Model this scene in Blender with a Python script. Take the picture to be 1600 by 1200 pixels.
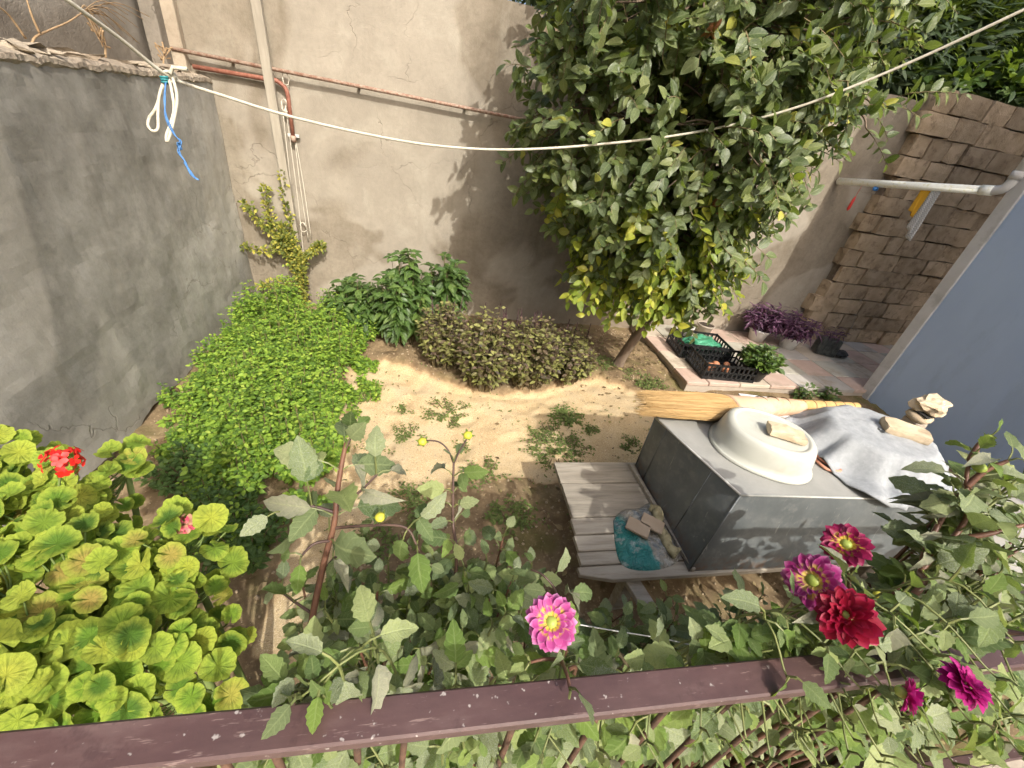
import bpy, bmesh, math, random
import numpy as np
from mathutils import Vector, Matrix, noise as mnoise
random.seed(7); rng = np.random.default_rng(11)
R_ = math.radians
for o in list(bpy.data.objects): bpy.data.objects.remove(o)
S = bpy.context.scene; COL = S.collection

# ---------------------------------------------------------------- camera
H = 2.0                                   # eye height above the garden soil
RT = np.array([0.97681354, -0.15225596, 0.15051059])
UP = np.array([-0.0420063, 0.55305254, 0.83208675])
FW = np.array([0.20993043, 0.81911599, -0.5338335])
FPX = 637.85; CAM = np.array([0., 0., H])
cd = bpy.data.cameras.new('camera'); cam = bpy.data.objects.new('camera', cd); COL.objects.link(cam)
cd.sensor_fit = 'HORIZONTAL'; cd.sensor_width = 36; cd.lens = FPX / 1600 * 36
cd.clip_start = 0.02; cd.clip_end = 500
cam.matrix_world = Matrix(((RT[0], UP[0], -FW[0], 0), (RT[1], UP[1], -FW[1], 0), (RT[2], UP[2], -FW[2], H), (0, 0, 0, 1)))
S.camera = cam
# ---------------------------------------------------------------- sky, sun, exposure
SUNDIR = Vector((-.25, 1.05, -1.0)).normalized()          # the way the light travels
w = bpy.data.worlds.new('World'); S.world = w; w.use_nodes = True
nt = w.node_tree; nt.nodes.clear()
sky = nt.nodes.new('ShaderNodeTexSky'); sky.sky_type = 'NISHITA'; sky.sun_disc = False
sky.sun_elevation = math.asin(-SUNDIR.z); sky.sun_rotation = math.atan2(-SUNDIR.x, -SUNDIR.y)
sky.air_density = 1.0; sky.dust_density = 7.0; sky.ozone_density = 1.0
bg = nt.nodes.new('ShaderNodeBackground'); bg.inputs[1].default_value = 0.15
wo = nt.nodes.new('ShaderNodeOutputWorld')
nt.links.new(sky.outputs[0], bg.inputs[0]); nt.links.new(bg.outputs[0], wo.inputs[0])
sl = bpy.data.lights.new('sun', 'SUN'); sl.energy = 2.6; sl.angle = R_(0.6); sl.color = (1, .965, .89)
so = bpy.data.objects.new('sun', sl); COL.objects.link(so)
so.rotation_euler = SUNDIR.to_track_quat('-Z', 'Y').to_euler(); so.location = (3, -6, 8)
vs = S.view_settings; vs.view_transform = 'Standard'; vs.look = 'None'; vs.gamma = 1; vs.exposure = 0.74
vs.use_curve_mapping = False
S.cycles.max_bounces = 5; S.cycles.diffuse_bounces = 3; S.cycles.adaptive_threshold = .04; S.cycles.glossy_bounces = 2; S.cycles.transmission_bounces = 4; S.cycles.transparent_max_bounces = 4; S.cycles.caustics_reflective = False; S.cycles.caustics_refractive = False

# ---------------------------------------------------------------- helpers: measuring
def ray(px, py): return RT * ((px - 800) / FPX) + UP * ((600 - py) / FPX) + FW
def P(px, py, ax, v):                      # point of the plane axis=v seen at a pixel of the photograph
    d = ray(px, py); return Vector(CAM + d * ((v - CAM[ax]) / d[ax]))
def D(px, py, dep): return Vector(CAM + ray(px, py) * dep)
def G(px, py, z=0.): return P(px, py, 2, z)

# ---------------------------------------------------------------- helpers: objects
BASE = {}
def thing(name, label, cat, base=(0, 0, 0), group=None, kind=None):
    o = bpy.data.objects.new(name, None); COL.objects.link(o); o.location = base
    o.empty_display_size = .1
    BASE[o] = Vector(base); return tag(o, label, cat, group, kind)
def tag(o, label=None, cat=None, group=None, kind=None):
    if label: o['label'] = label
    if cat: o['category'] = cat
    if group: o['group'] = group
    if kind: o['kind'] = kind
    return o
def link(name, me, m, parent=None):
    o = bpy.data.objects.new(name, me); COL.objects.link(o)
    if m is not None and len(me.materials) == 0: me.materials.append(m)
    if parent is not None: o.parent = parent
    BASE[o] = BASE.get(parent, Vector((0, 0, 0))) if parent is not None else Vector((0, 0, 0))
    return o
def mk(name, verts, faces, m, parent=None, smooth=False, uv=None):
    """verts in world coordinates"""
    b = BASE[parent] if parent is not None else Vector((0, 0, 0))
    me = bpy.data.meshes.new(name)
    me.from_pydata([(v[0] - b[0], v[1] - b[1], v[2] - b[2]) for v in verts], [], faces)
    if smooth: me.polygons.foreach_set('use_smooth', [True] * len(me.polygons))
    if uv is not None:
        l = me.uv_layers.new(name='UVMap'); li = np.empty(len(me.loops), dtype=np.int32); me.loops.foreach_get('vertex_index', li)
        l.data.foreach_set('uv', np.asarray(uv, dtype=np.float32)[li].ravel())
    me.update()
    return link(name, me, m, parent)
def inst(name, me, mw, parent=None):       # object sharing mesh data, placed by a world matrix
    o = bpy.data.objects.new(name, me); COL.objects.link(o)
    if parent is not None:
        o.parent = parent; o.matrix_basis = Matrix.Translation(-BASE[parent]) @ mw
    else: o.matrix_basis = mw
    BASE[o] = Vector(mw.translation); return o
class MB:
    def __init__(s): s.v = []; s.f = []; s.uv = []
    def add(s, v, f):
        n = len(s.v); s.v += [Vector(p) for p in v]; s.f += [tuple(i + n for i in q) for q in f]; return s
    def box(s, c, size, rot=None, bev=0):
        x, y, z = size[0] / 2, size[1] / 2, size[2] / 2
        M3 = rot if rot is not None else Matrix.Identity(3)
        c = Vector(c)
        if bev <= 0:
            vs_ = [(-x, -y, -z), (x, -y, -z), (x, y, -z), (-x, y, -z), (-x, -y, z), (x, -y, z), (x, y, z), (-x, y, z)]
            s.add([c + M3 @ Vector(p) for p in vs_], [(0, 3, 2, 1), (4, 5, 6, 7), (0, 1, 5, 4), (1, 2, 6, 5), (2, 3, 7, 6), (3, 0, 4, 7)])
        else:
            v, f = bevbox(x, y, z, bev); s.add([c + M3 @ Vector(p) for p in v], f)
        return s
    def tube(s, pts, rad, n=6, cap=True):
        v, f = tube(pts, rad, n, cap); return s.add(v, f)
    def build(s, name, m, parent=None, smooth=False): return mk(name, s.v, s.f, m, parent, smooth)
def bevbox(x, y, z, b):
    bm = bmesh.new(); bmesh.ops.create_cube(bm, size=1)
    for v in bm.verts: v.co = Vector((v.co.x * 2 * x, v.co.y * 2 * y, v.co.z * 2 * z))
    bmesh.ops.bevel(bm, geom=list(bm.edges), offset=b, segments=1, affect='EDGES', profile=.5)
    v = [tuple(q.co) for q in bm.verts]; bm.verts.index_update(); f = [tuple(q.index for q in p.verts) for p in bm.faces]; bm.free()
    return v, f
def tube(pts, rad, n=6, cap=True):
    pts = [Vector(p) for p in pts]; k = len(pts)
    if not hasattr(rad, '__len__'): rad = [rad] * k
    V, F = [], []; prev = None
    for i, p in enumerate(pts):
        t = (pts[min(i + 1, k - 1)] - pts[max(i - 1, 0)])
        t = t.normalized() if t.length > 1e-9 else Vector((0, 0, 1))
        if prev is None:
            a = Vector((0, 0, 1)) if abs(t.z) < .9 else Vector((1, 0, 0)); x = t.cross(a).normalized()
        else:
            x = (prev - t * prev.dot(t)); x = x.normalized() if x.length > 1e-6 else t.orthogonal().normalized()
        prev = x; y = t.cross(x)
        for j in range(n):
            a = 2 * math.pi * j / n; V.append(p + (x * math.cos(a) + y * math.sin(a)) * rad[i])
    for i in range(k - 1):
        for j in range(n):
            F.append((i * n + j, i * n + (j + 1) % n, (i + 1) * n + (j + 1) % n, (i + 1) * n + j))
    if cap: F.append(tuple(range(n))[::-1]); F.append(tuple((k - 1) * n + j for j in range(n)))
    return V, F
def smoothpath(pts, sub=4):                # Catmull-Rom through the points
    pts = [Vector(p) for p in pts]; out = []
    for i in range(len(pts) - 1):
        a = pts[max(i - 1, 0)]; b = pts[i]; c = pts[i + 1]; d = pts[min(i + 2, len(pts) - 1)]
        for k in range(sub):
            t = k / sub
            out.append(.5 * ((2 * b) + (c - a) * t + (2 * a - 5 * b + 4 * c - d) * t * t + (3 * b - a - 3 * c + d) * t ** 3))
    out.append(pts[-1]); return out
def nz(x, y, z=0., s=1.): return mnoise.noise(Vector((x * s, y * s, z * s)))
def fbm(x, y, z=0., s=1., o=4): return mnoise.fractal(Vector((x * s, y * s, z * s)), .9, 2.0, o)
def frame(y, n):                            # rotation with local y along `y`, local z near `n`
    y = Vector(y).normalized(); x = y.cross(Vector(n))
    if x.length < 1e-5: x = y.orthogonal()
    x.normalize(); z = x.cross(y)
    return Matrix((x, y, z)).transposed()
def mat4(pos, y, n, s=1.):
    m = frame(y, n).to_4x4()
    if hasattr(s, '__len__'): sc = Matrix.Diagonal((s[0], s[1], s[2], 1))
    else: sc = Matrix.Diagonal((s, s, s, 1))
    return Matrix.Translation(Vector(pos)) @ m @ sc
def rv(s=1.): return Vector((random.uniform(-s, s), random.uniform(-s, s), random.uniform(-s, s)))
U = random.uniform

# ---------------------------------------------------------------- materials
class NG:
    def __init__(s, name):
        s.m = bpy.data.materials.new(name); s.m.use_nodes = True; s.t = s.m.node_tree; s.t.nodes.clear()
        s.out = s.n('ShaderNodeOutputMaterial')
    def n(s, typ, **kw):
        nd = s.t.nodes.new(typ)
        for k, v in kw.items():
            if k.startswith('i_'):
                key = k[2:]; nd.inputs[int(key) if key.isdigit() else key.replace('_', ' ')].default_value = v
            else: setattr(nd, k, v)
        return nd
    def l(s, a, b): s.t.links.new(a, b)
    def put(s, v, inp):
        if hasattr(v, 'is_linked') or hasattr(v, 'links'): s.l(v, inp)
        else: inp.default_value = v
    def math(s, op, a, b=None, c=None, clamp=False):
        nd = s.n('ShaderNodeMath', operation=op, use_clamp=clamp); s.put(a, nd.inputs[0])
        if b is not None: s.put(b, nd.inputs[1])
        if c is not None: s.put(c, nd.inputs[2])
        return nd.outputs[0]
    def mix(s, fac, a, b, typ='MIX'):
        nd = s.n('ShaderNodeMix', data_type='RGBA', blend_type=typ); s.put(fac, nd.inputs[0]); s.put(col(a), nd.inputs[6]); s.put(col(b), nd.inputs[7]); return nd.outputs[2]
    def ramp(s, fac, stops, interp='LINEAR'):
        nd = s.n('ShaderNodeValToRGB'); cr = nd.color_ramp; cr.interpolation = interp
        while len(cr.elements) > 1: cr.elements.remove(cr.elements[-1])
        for i, (p, c) in enumerate(stops):
            e = cr.elements[0] if i == 0 else cr.elements.new(p)
            e.position = p; e.color = col(c)
        s.l(fac, nd.inputs[0]); return nd.outputs[0]
    def noise(s, vec, scale, detail=4, rough=.6, dist=0.):
        nd = s.n('ShaderNodeTexNoise', i_Scale=scale, i_Detail=detail, i_Roughness=rough, i_Distortion=dist)
        if vec is not None: s.l(vec, nd.inputs['Vector'])
        return nd.outputs[0]
    def coords(s, which='Object'): return s.n('ShaderNodeTexCoord').outputs[which]
    def mapping(s, vec, scale=(1, 1, 1), loc=(0, 0, 0)):
        nd = s.n('ShaderNodeMapping'); nd.inputs['Scale'].default_value = scale; nd.inputs['Location'].default_value = loc; s.l(vec, nd.inputs[0]); return nd.outputs[0]
    def bump(s, h, strength=.3, dist=.01):
        nd = s.n('ShaderNodeBump'); nd.inputs['Strength'].default_value = strength; nd.inputs['Distance'].default_value = dist; s.l(h, nd.inputs['Height']); return nd.outputs[0]
    def step(s, v, a, b):
        nd = s.n('ShaderNodeMapRange', interpolation_type='SMOOTHSTEP'); s.l(v, nd.inputs[0]); nd.inputs[1].default_value = a; nd.inputs[2].default_value = b; return nd.outputs[0]
    def pbr(s, c, rough=.7, normal=None, metal=0., spec=.5, **kw):
        nd = s.n('ShaderNodeBsdfPrincipled'); s.put(col(c), nd.inputs['Base Color']); s.put(rough, nd.inputs['Roughness']); s.put(metal, nd.inputs['Metallic'])
        nd.inputs['Specular IOR Level'].default_value = spec
        if normal is not None: s.l(normal, nd.inputs['Normal'])
        for k, v in kw.items(): nd.inputs[k.replace('_', ' ')].default_value = v
        s.last = nd; return nd.outputs[0]
    def done(s, sh): s.l(sh, s.out.inputs[0]); return s.m
def col(c):
    if isinstance(c, (tuple, list)) and len(c) == 3: return (c[0], c[1], c[2], 1)
    return c
def plain(name, c1, c2, scale=8, rough=.7, bump=.2, bdist=.004, bscale=40, metal=0., spec=.4, rnd=.0, dirt=None, dscale=3, stretch=(1, 1, 1)):
    """two-tone noisy surface with fine relief, per-object tone shift and an optional dirt tone"""
    g = NG(name); co = g.mapping(g.n('ShaderNodeNewGeometry').outputs['Position'], stretch)
    c = g.mix(g.step(g.noise(co, scale, 5), .3, .7), c1, c2)
    if dirt: c = g.mix(g.math('MULTIPLY', g.step(g.noise(co, dscale, 6, .7), .5, .68), .8), c, dirt)
    if rnd:
        r = g.n('ShaderNodeObjectInfo').outputs['Random']
        hs = g.n('ShaderNodeHueSaturation'); g.l(c, hs.inputs['Color']); g.l(g.math('MULTIPLY_ADD', r, 2 * rnd, 1 - rnd), hs.inputs['Value']); c = hs.outputs[0]
    return g.done(g.pbr(c, rough, g.bump(g.noise(co, bscale, 6, .65), bump, bdist), metal, spec))
def leafmat(name, stops, transl=.3, rough=.5, vein=.25, veins=6., mildew=0., spec=.35, radial=False, edge=None, tcol=None, mscale=38, vcol=(.55, .62, .28)):
    g = NG(name)
    r = g.math('FRACT', g.math('ADD', g.n('ShaderNodeAttribute', attribute_name='rnd').outputs['Fac'], g.n('ShaderNodeObjectInfo').outputs['Random']))
    c = g.ramp(r, stops)
    uvn = g.n('ShaderNodeSeparateXYZ'); g.l(g.coords('UV'), uvn.inputs[0])
    co = g.coords('Object'); off = g.n('ShaderNodeVectorMath', operation='ADD'); cmb = g.n('ShaderNodeCombineXYZ'); g.l(g.math('MULTIPLY', r, 31.7), cmb.inputs[0]); g.l(co, off.inputs[0]); g.l(cmb.outputs[0], off.inputs[1]); co = off.outputs[0]
    if radial:
        dx = g.math('MULTIPLY_ADD', uvn.outputs[0], 2., -1.); dy = g.math('MULTIPLY_ADD', uvn.outputs[1], 2., -1.)
        rad = g.math('SQRT', g.math('ADD', g.math('MULTIPLY', dx, dx), g.math('MULTIPLY', dy, dy)))
        ang = g.math('ARCTAN2', dx, dy)
        f = g.math('ABSOLUTE', g.math('SINE', g.math('MULTIPLY', ang, 4.2)))
        v = g.math('MULTIPLY', g.step(f, .5, .06), g.step(rad, 1.02, .6))
        if edge: c = g.mix(g.math('MULTIPLY', g.step(g.math('ADD', rad, g.math('MULTIPLY', g.noise(co, 30 * 1.0, 3), .5)), .65, 1.2), .75), c, edge)
        wr = g.math('ABSOLUTE', g.math('SINE', g.math('ADD', g.math('MULTIPLY', ang, 11.), g.math('MULTIPLY', g.noise(co, 25, 2), 5.)))); c = g.mix(g.math('MULTIPLY', g.math('MULTIPLY', g.step(wr, .5, .05), g.step(rad, .15, .6)), .45), c, g.mix(.55, c, (.04, .09, .01)))
        ring = g.step(g.math('ABSOLUTE', g.math('SUBTRACT', rad, .5)), .16, .02)
        c = g.mix(g.math('MULTIPLY', ring, .22), c, (.05, .12, .02))
    else:
        u = g.math('ABSOLUTE', g.math('MULTIPLY_ADD', uvn.outputs[0], 2., -1.))
        side = g.math('FRACT', g.math('MULTIPLY_ADD', u, -1.1, g.math('MULTIPLY', uvn.outputs[1], veins)))
        sv = g.step(g.math('ABSOLUTE', g.math('SUBTRACT', side, .5)), .12, .02)
        v = g.math('MAXIMUM', g.step(u, .13, .03), g.math('MULTIPLY', sv, .6))
        if edge: c = g.mix(g.math('MULTIPLY', g.step(u, .5, 1.), .7), c, edge)
    c = g.mix(g.math('MULTIPLY', v, vein), c, g.mix(.5, c, vcol))
    blot = g.noise(co, 14, 3); c = g.mix(g.math('MULTIPLY', g.step(blot, .42, .7), .35), c, g.mix(.6, c, (.02, .05, .012)))
    if mildew:
        mm = g.math('MULTIPLY', g.step(g.noise(co, mscale, 5, .7, .6), .42, .72), g.math('MULTIPLY', g.step(g.math('FRACT', g.math('MULTIPLY', r, 7.3)), .2, .9), mildew))
        c = g.mix(mm, c, (.42, .45, .38))
    hh = g.math('ADD', g.math('MULTIPLY', v, -.6), g.math('MULTIPLY', g.noise(co, 60, 2), 1.2))
    if radial: hh = g.math('ADD', hh, g.math('MULTIPLY', wr, .8))
    nrm = g.bump(hh, .6, .003)
    sh = g.pbr(c, rough, nrm, 0., spec)
    tr = g.n('ShaderNodeBsdfTranslucent'); g.l(g.mix(.5, c, tcol or (.35, .5, .04)), tr.inputs[0]); 
    mx = g.n('ShaderNodeMixShader'); mx.inputs[0].default_value = transl; g.l(sh, mx.inputs[1]); g.l(tr.outputs[0], mx.inputs[2])
    return g.done(mx.outputs[0])

# ---------------------------------------------------------------- leaf templates and clouds
def leaf_tpl(rows=3, width=.5, fold=.25, droop=.25, a=.75, serr=0., wave=0., stalk=0.):
    V = [(0, 0, 0)]; UV = [(.5, 0)]; F = []
    for i in range(1, rows + 1):
        v = i / (rows + 1); wd = width / 2 * math.sin(math.pi * v ** a) ** .8
        if serr: wd *= (1 + serr * (1 if i % 2 else -1))
        for k, sx in enumerate((-1, 0, 1)):
            zz = fold * abs(sx) * wd - droop * v * v + (wave * math.sin(v * 9 + sx * 1.3) * abs(sx))
            V.append((sx * wd, v, zz)); UV.append((.5 + .5 * sx, v))
    V.append((0, 1, -droop)); UV.append((.5, 1))
    F += [(0, 2, 1), (0, 3, 2)]
    for i in range(rows - 1):
        b = 1 + 3 * i
        F += [(b, b + 1, b + 4, b + 3), (b + 1, b + 2, b + 5, b + 4)]
    b = 1 + 3 * (rows - 1); t = len(V) - 1
    F += [(b, b + 1, t), (b + 1, b + 2, t)]
    return np.array(V, float), F, np.array(UV, float)
def ger_tpl(lobes=9, cup=.12, seed=0):
    r_ = random.Random(seed); n = lobes * 3; V = [(0, 0, 0)]; UV = [(.5, .5)]; F = []
    A0, A1 = R_(-175), R_(175)
    for ring, rr in ((1, .55), (2, 1.)):
        for i in range(n + 1):
            a = A0 + (A1 - A0) * i / n; ph = (i % 3)
            sc = (.945, 1., .985)[ph]
            if ring == 1: sc = 1.
            if i in (0, n): sc *= .9
            r = rr * sc * .5 * (1 + .04 * r_.uniform(-1, 1))
            z = cup * rr * rr + (-.03, .03, .03)[ph] * rr + .09 * rr * math.sin(a * 2.5 + seed * 2.1)
            V.append((r * math.sin(a), r * math.cos(a), z)); UV.append((.5 + .5 * rr * math.sin(a), .5 + .5 * rr * math.cos(a)))
    for i in range(n):
        F.append((0, 2 + i, 1 + i)); a = 1 + i; b = n + 2 + i
        F.append((a, a + 1, b + 1, b))
    return np.array(V, float), F, np.array(UV, float)
def tpl_mesh(name, tpl, m):
    V, F, UV = tpl; me = bpy.data.meshes.new(name); me.from_pydata([tuple(v) for v in V], [], F)
    l = me.uv_layers.new(name='UVMap')
    for lo in me.loops: l.data[lo.index].uv = UV[lo.vertex_index]
    me.polygons.foreach_set('use_smooth', [True] * len(me.polygons)); me.materials.append(m); me.update(); return me
def cloud(name, tpl, pos, d, n, s, m, parent=None, kind=None):
    TV, TF, TUV = tpl; pos = np.asarray(pos, float); d = np.asarray(d, float); n = np.asarray(n, float); s = np.asarray(s, float)
    b = np.array(BASE[parent]) if parent is not None else np.zeros(3)
    N = len(pos); k = len(TV)
    y = d / (np.linalg.norm(d, axis=1, keepdims=True) + 1e-9); x = np.cross(y, n); x /= (np.linalg.norm(x, axis=1, keepdims=True) + 1e-9); z = np.cross(x, y)
    if s.ndim == 1: s = s[:, None]
    V = (pos - b)[:, None] + (TV[None, :, 0, None] * x[:, None] + TV[None, :, 1, None] * y[:, None] + TV[None, :, 2, None] * z[:, None]) * s[:, None, :]
    li = np.concatenate([np.array(f) for f in TF]); tot = np.array([len(f) for f in TF]); L = len(li)
    me = bpy.data.meshes.new(name); me.vertices.add(N * k); me.vertices.foreach_set('co', V.astype(np.float32).ravel())
    me.loops.add(N * L); me.loops.foreach_set('vertex_index', (li[None] + (np.arange(N) * k)[:, None]).astype(np.int32).ravel())
    tt = np.tile(tot, N); me.polygons.add(len(tt)); st = np.concatenate([[0], np.cumsum(tt)[:-1]])
    me.polygons.foreach_set('loop_start', st.astype(np.int32)); me.polygons.foreach_set('loop_total', tt.astype(np.int32))
    me.polygons.foreach_set('use_smooth', np.ones(len(tt), bool))
    uv = me.uv_layers.new(name='UVMap'); uv.data.foreach_set('uv', np.tile(TUV[li], (N, 1)).astype(np.float32).ravel())
    at = me.attributes.new('rnd', 'FLOAT', 'POINT'); at.data.foreach_set('value', np.repeat(rng.random(N), k).astype(np.float32))
    me.update(calc_edges=True); me.validate()
    o = link(name, me, m, parent)
    if kind: o['kind'] = kind
    return o
class Leaves:                               # collects leaves, then builds the biggest ones singly and the rest as one mesh
    def __init__(s): s.p = []; s.d = []; s.n = []; s.s = []
    def add(s, p, d, n, sz): s.p.append(tuple(p)); s.d.append(tuple(d)); s.n.append(tuple(n)); s.s.append(sz)
    def build(s, parent, tpl, meshes, m, single=300, name='leaf', mass='foliage'):
        p = np.array(s.p); dist = np.linalg.norm(p - CAM, axis=1); show = np.array(s.s) / dist
        order = np.argsort(-show); one = order[:single]; rest = order[single:]
        for i in one:
            inst(name, random.choice(meshes), mat4(s.p[i], s.d[i], s.n[i], s.s[i]), parent)
        if len(rest): cloud(mass, tpl, p[rest], np.array(s.d)[rest], np.array(s.n)[rest], np.array(s.s)[rest], m, parent, 'stuff')

# ================================================================ THE SETTING
XL, YB = -1.73, 4.40                        # left wall face, back wall face
ZP = .15                                    # paved terrace height
KX, TY = 2.52, 3.02                         # terrace: left edge, front edge
BX, BY = 4.72, 3.06                         # corner of the grey house
def poly_px(l, z=0.): return [(G(x, y, z).x, G(x, y, z).y) for x, y in l]
def inside(x, y, poly):
    c = False; j = len(poly) - 1
    for i in range(len(poly)):
        xi, yi = poly[i]; xj, yj = poly[j]
        if (yi > y) != (yj > y) and x < (xj - xi) * (y - yi) / (yj - yi) + xi: c = not c
        j = i
    return c
def pdist(x, y, poly):                      # signed distance, positive inside
    best = 1e9; j = len(poly) - 1
    for i in range(len(poly)):
        ax, ay = poly[j]; bx_, by_ = poly[i]; dx, dy = bx_ - ax, by_ - ay
        t = max(0, min(1, ((x - ax) * dx + (y - ay) * dy) / (dx * dx + dy * dy + 1e-12)))
        best = min(best, math.hypot(x - ax - t * dx, y - ay - t * dy)); j = i
    return best if inside(x, y, poly) else -best
SAND = poly_px([(548, 572), (600, 566), (655, 582), (700, 600), (760, 617), (830, 616), (893, 596), (935, 592), (985, 612), (1030, 632), (1060, 690), (1000, 735), (900, 750), (800, 745), (700, 752), (640, 790), (560, 850), (440, 1010), (385, 1040), (420, 930), (480, 820), (512, 745), (520, 690), (528, 630)])
FOOT = [(.1 + .27 * i + .05 * (-1) ** i, 2.55 + .13 * (-1) ** i + .1 * i, .5) for i in range(4)] + [(-.45 + .1 * i, 1.9 + .27 * i, 1.3) for i in range(5)] + [(.75, 2.35, .2), (1.15, 2.8, .4), (.3, 2.2, 1.), (1.5, 2.75, .1)]
def ground_h(x, y):
    if not (XL - .3 < x < 6 and 0. < y < YB + .2): return 0., 0.
    sd = pdist(x, y, SAND) + .06 * fbm(x, y, 0, 3.1) + .03 * fbm(x, y, 6, 13)
    sa = max(0, min(1, sd / .10 + .5)); sa = sa * sa * (3 - 2 * sa)
    bed = .055 + .03 * fbm(x, y, 1, 2.2) + .018 * fbm(x, y, 4, 9.) + .006 * nz(x, y, 2, 40)
    if y < 2.2: bed = .0 + .025 * fbm(x, y, 1, 2.2) + .016 * fbm(x, y, 4, 9.) + .006 * nz(x, y, 2, 40)
    san = -.02 + .016 * fbm(x, y, 5, 2.) + .012 * fbm(x, y, 8, 6.) + .006 * nz(x, y, 2, 18) + .002 * nz(x, y, 2, 60)
    for (fx, fy, fa) in FOOT:
        dx, dy = x - fx, y - fy
        if abs(dx) < .2 and abs(dy) < .2:
            u_, v_ = dx * math.cos(fa) + dy * math.sin(fa), -dx * math.sin(fa) + dy * math.cos(fa); san -= .014 * math.exp(-(u_ / .11) ** 4 - (v_ / .045) ** 4) - .006 * math.exp(-((math.hypot(u_ / .14, v_ / .07) - 1) / .25) ** 2)
    # small mound of dug earth at the back of the sand
    m = G(640, 560); bed += .05 * math.exp(-((x - m.x) ** 2 + (y - m.y) ** 2) / .03)
    return bed * (1 - sa) + san * sa, sa
def make_ground():
    xs = [-60, -30, -12, -6, -3] + list(np.arange(-1.9, 3.0, .028)) + [3.2, 3.6, 4.2, 5, 6, 9, 15, 30, 60]
    ys = [-60, -30, -12, -5, -2, -.6, -.1] + list(np.arange(.15, 4.55, .028)) + [4.8, 6, 9, 15, 30, 60, 120]
    V = []; sand = []
    for y in ys:
        for x in xs:
            h, s_ = ground_h(x, y); V.append((x, y, h)); sand.append(s_)
    nx = len(xs); F = [(j * nx + i, j * nx + i + 1, (j + 1) * nx + i + 1, (j + 1) * nx + i) for j in range(len(ys) - 1) for i in range(nx - 1)]
    g = NG('soil'); co = g.coords(); at = g.n('ShaderNodeAttribute', attribute_name='sand').outputs['Fac']
    soil = g.ramp(g.noise(co, 6, 4, .7), [(.25, (.10, .068, .040)), (.5, (.20, .145, .085)), (.75, (.30, .225, .13))])
    soil = g.mix(g.step(g.noise(co, 45, 2, .7), .55, .75), soil, (.36, .27, .16))
    soil = g.mix(g.math('MULTIPLY', g.step(g.noise(co, 2.2, 3), .5, .66), .55), soil, (.10, .105, .028))
    sandc = g.ramp(g.noise(co, 3.2, 4, .65), [(.28, (.42, .295, .155)), (.5, (.52, .39, .22)), (.72, (.58, .455, .28))])
    sandc = g.mix(g.step(g.noise(co, 90, 2, .7), .56, .7), sandc, (.30, .215, .125))
    sandc = g.mix(g.math('MULTIPLY', g.step(g.noise(co, 260, 0, .5), .6, .68), .7), sandc, (.78, .66, .46))
    sandc = g.mix(g.math('MULTIPLY', g.step(g.noise(co, 1.6, 4), .48, .66), .55), sandc, (.40, .32, .21))
    edge = g.math('MULTIPLY', g.step(at, .02, .45), g.step(at, .99, .6))
    c = g.mix(g.step(g.math('ADD', at, g.math('MULTIPLY_ADD', g.noise(co, 22, 4), .5, -.25)), .3, .7), soil, sandc)
    c = g.mix(g.math('MULTIPLY', edge, .3), c, (.33, .21, .11))
    m = g.done(g.pbr(c, .95, g.bump(g.math('ADD', g.noise(co, 70, 3, .7), g.math('MULTIPLY', g.noise(co, 330, 0), .4)), .5, .006), 0, .1))
    o = mk('ground', V, F, m, None, True); a = o.data.attributes.new('sand', 'FLOAT', 'POINT'); a.data.foreach_set('value', sand)
    o['kind'] = 'structure'; return o
make_ground()
def gz(x, y): return ground_h(x, y)[0]

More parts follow.
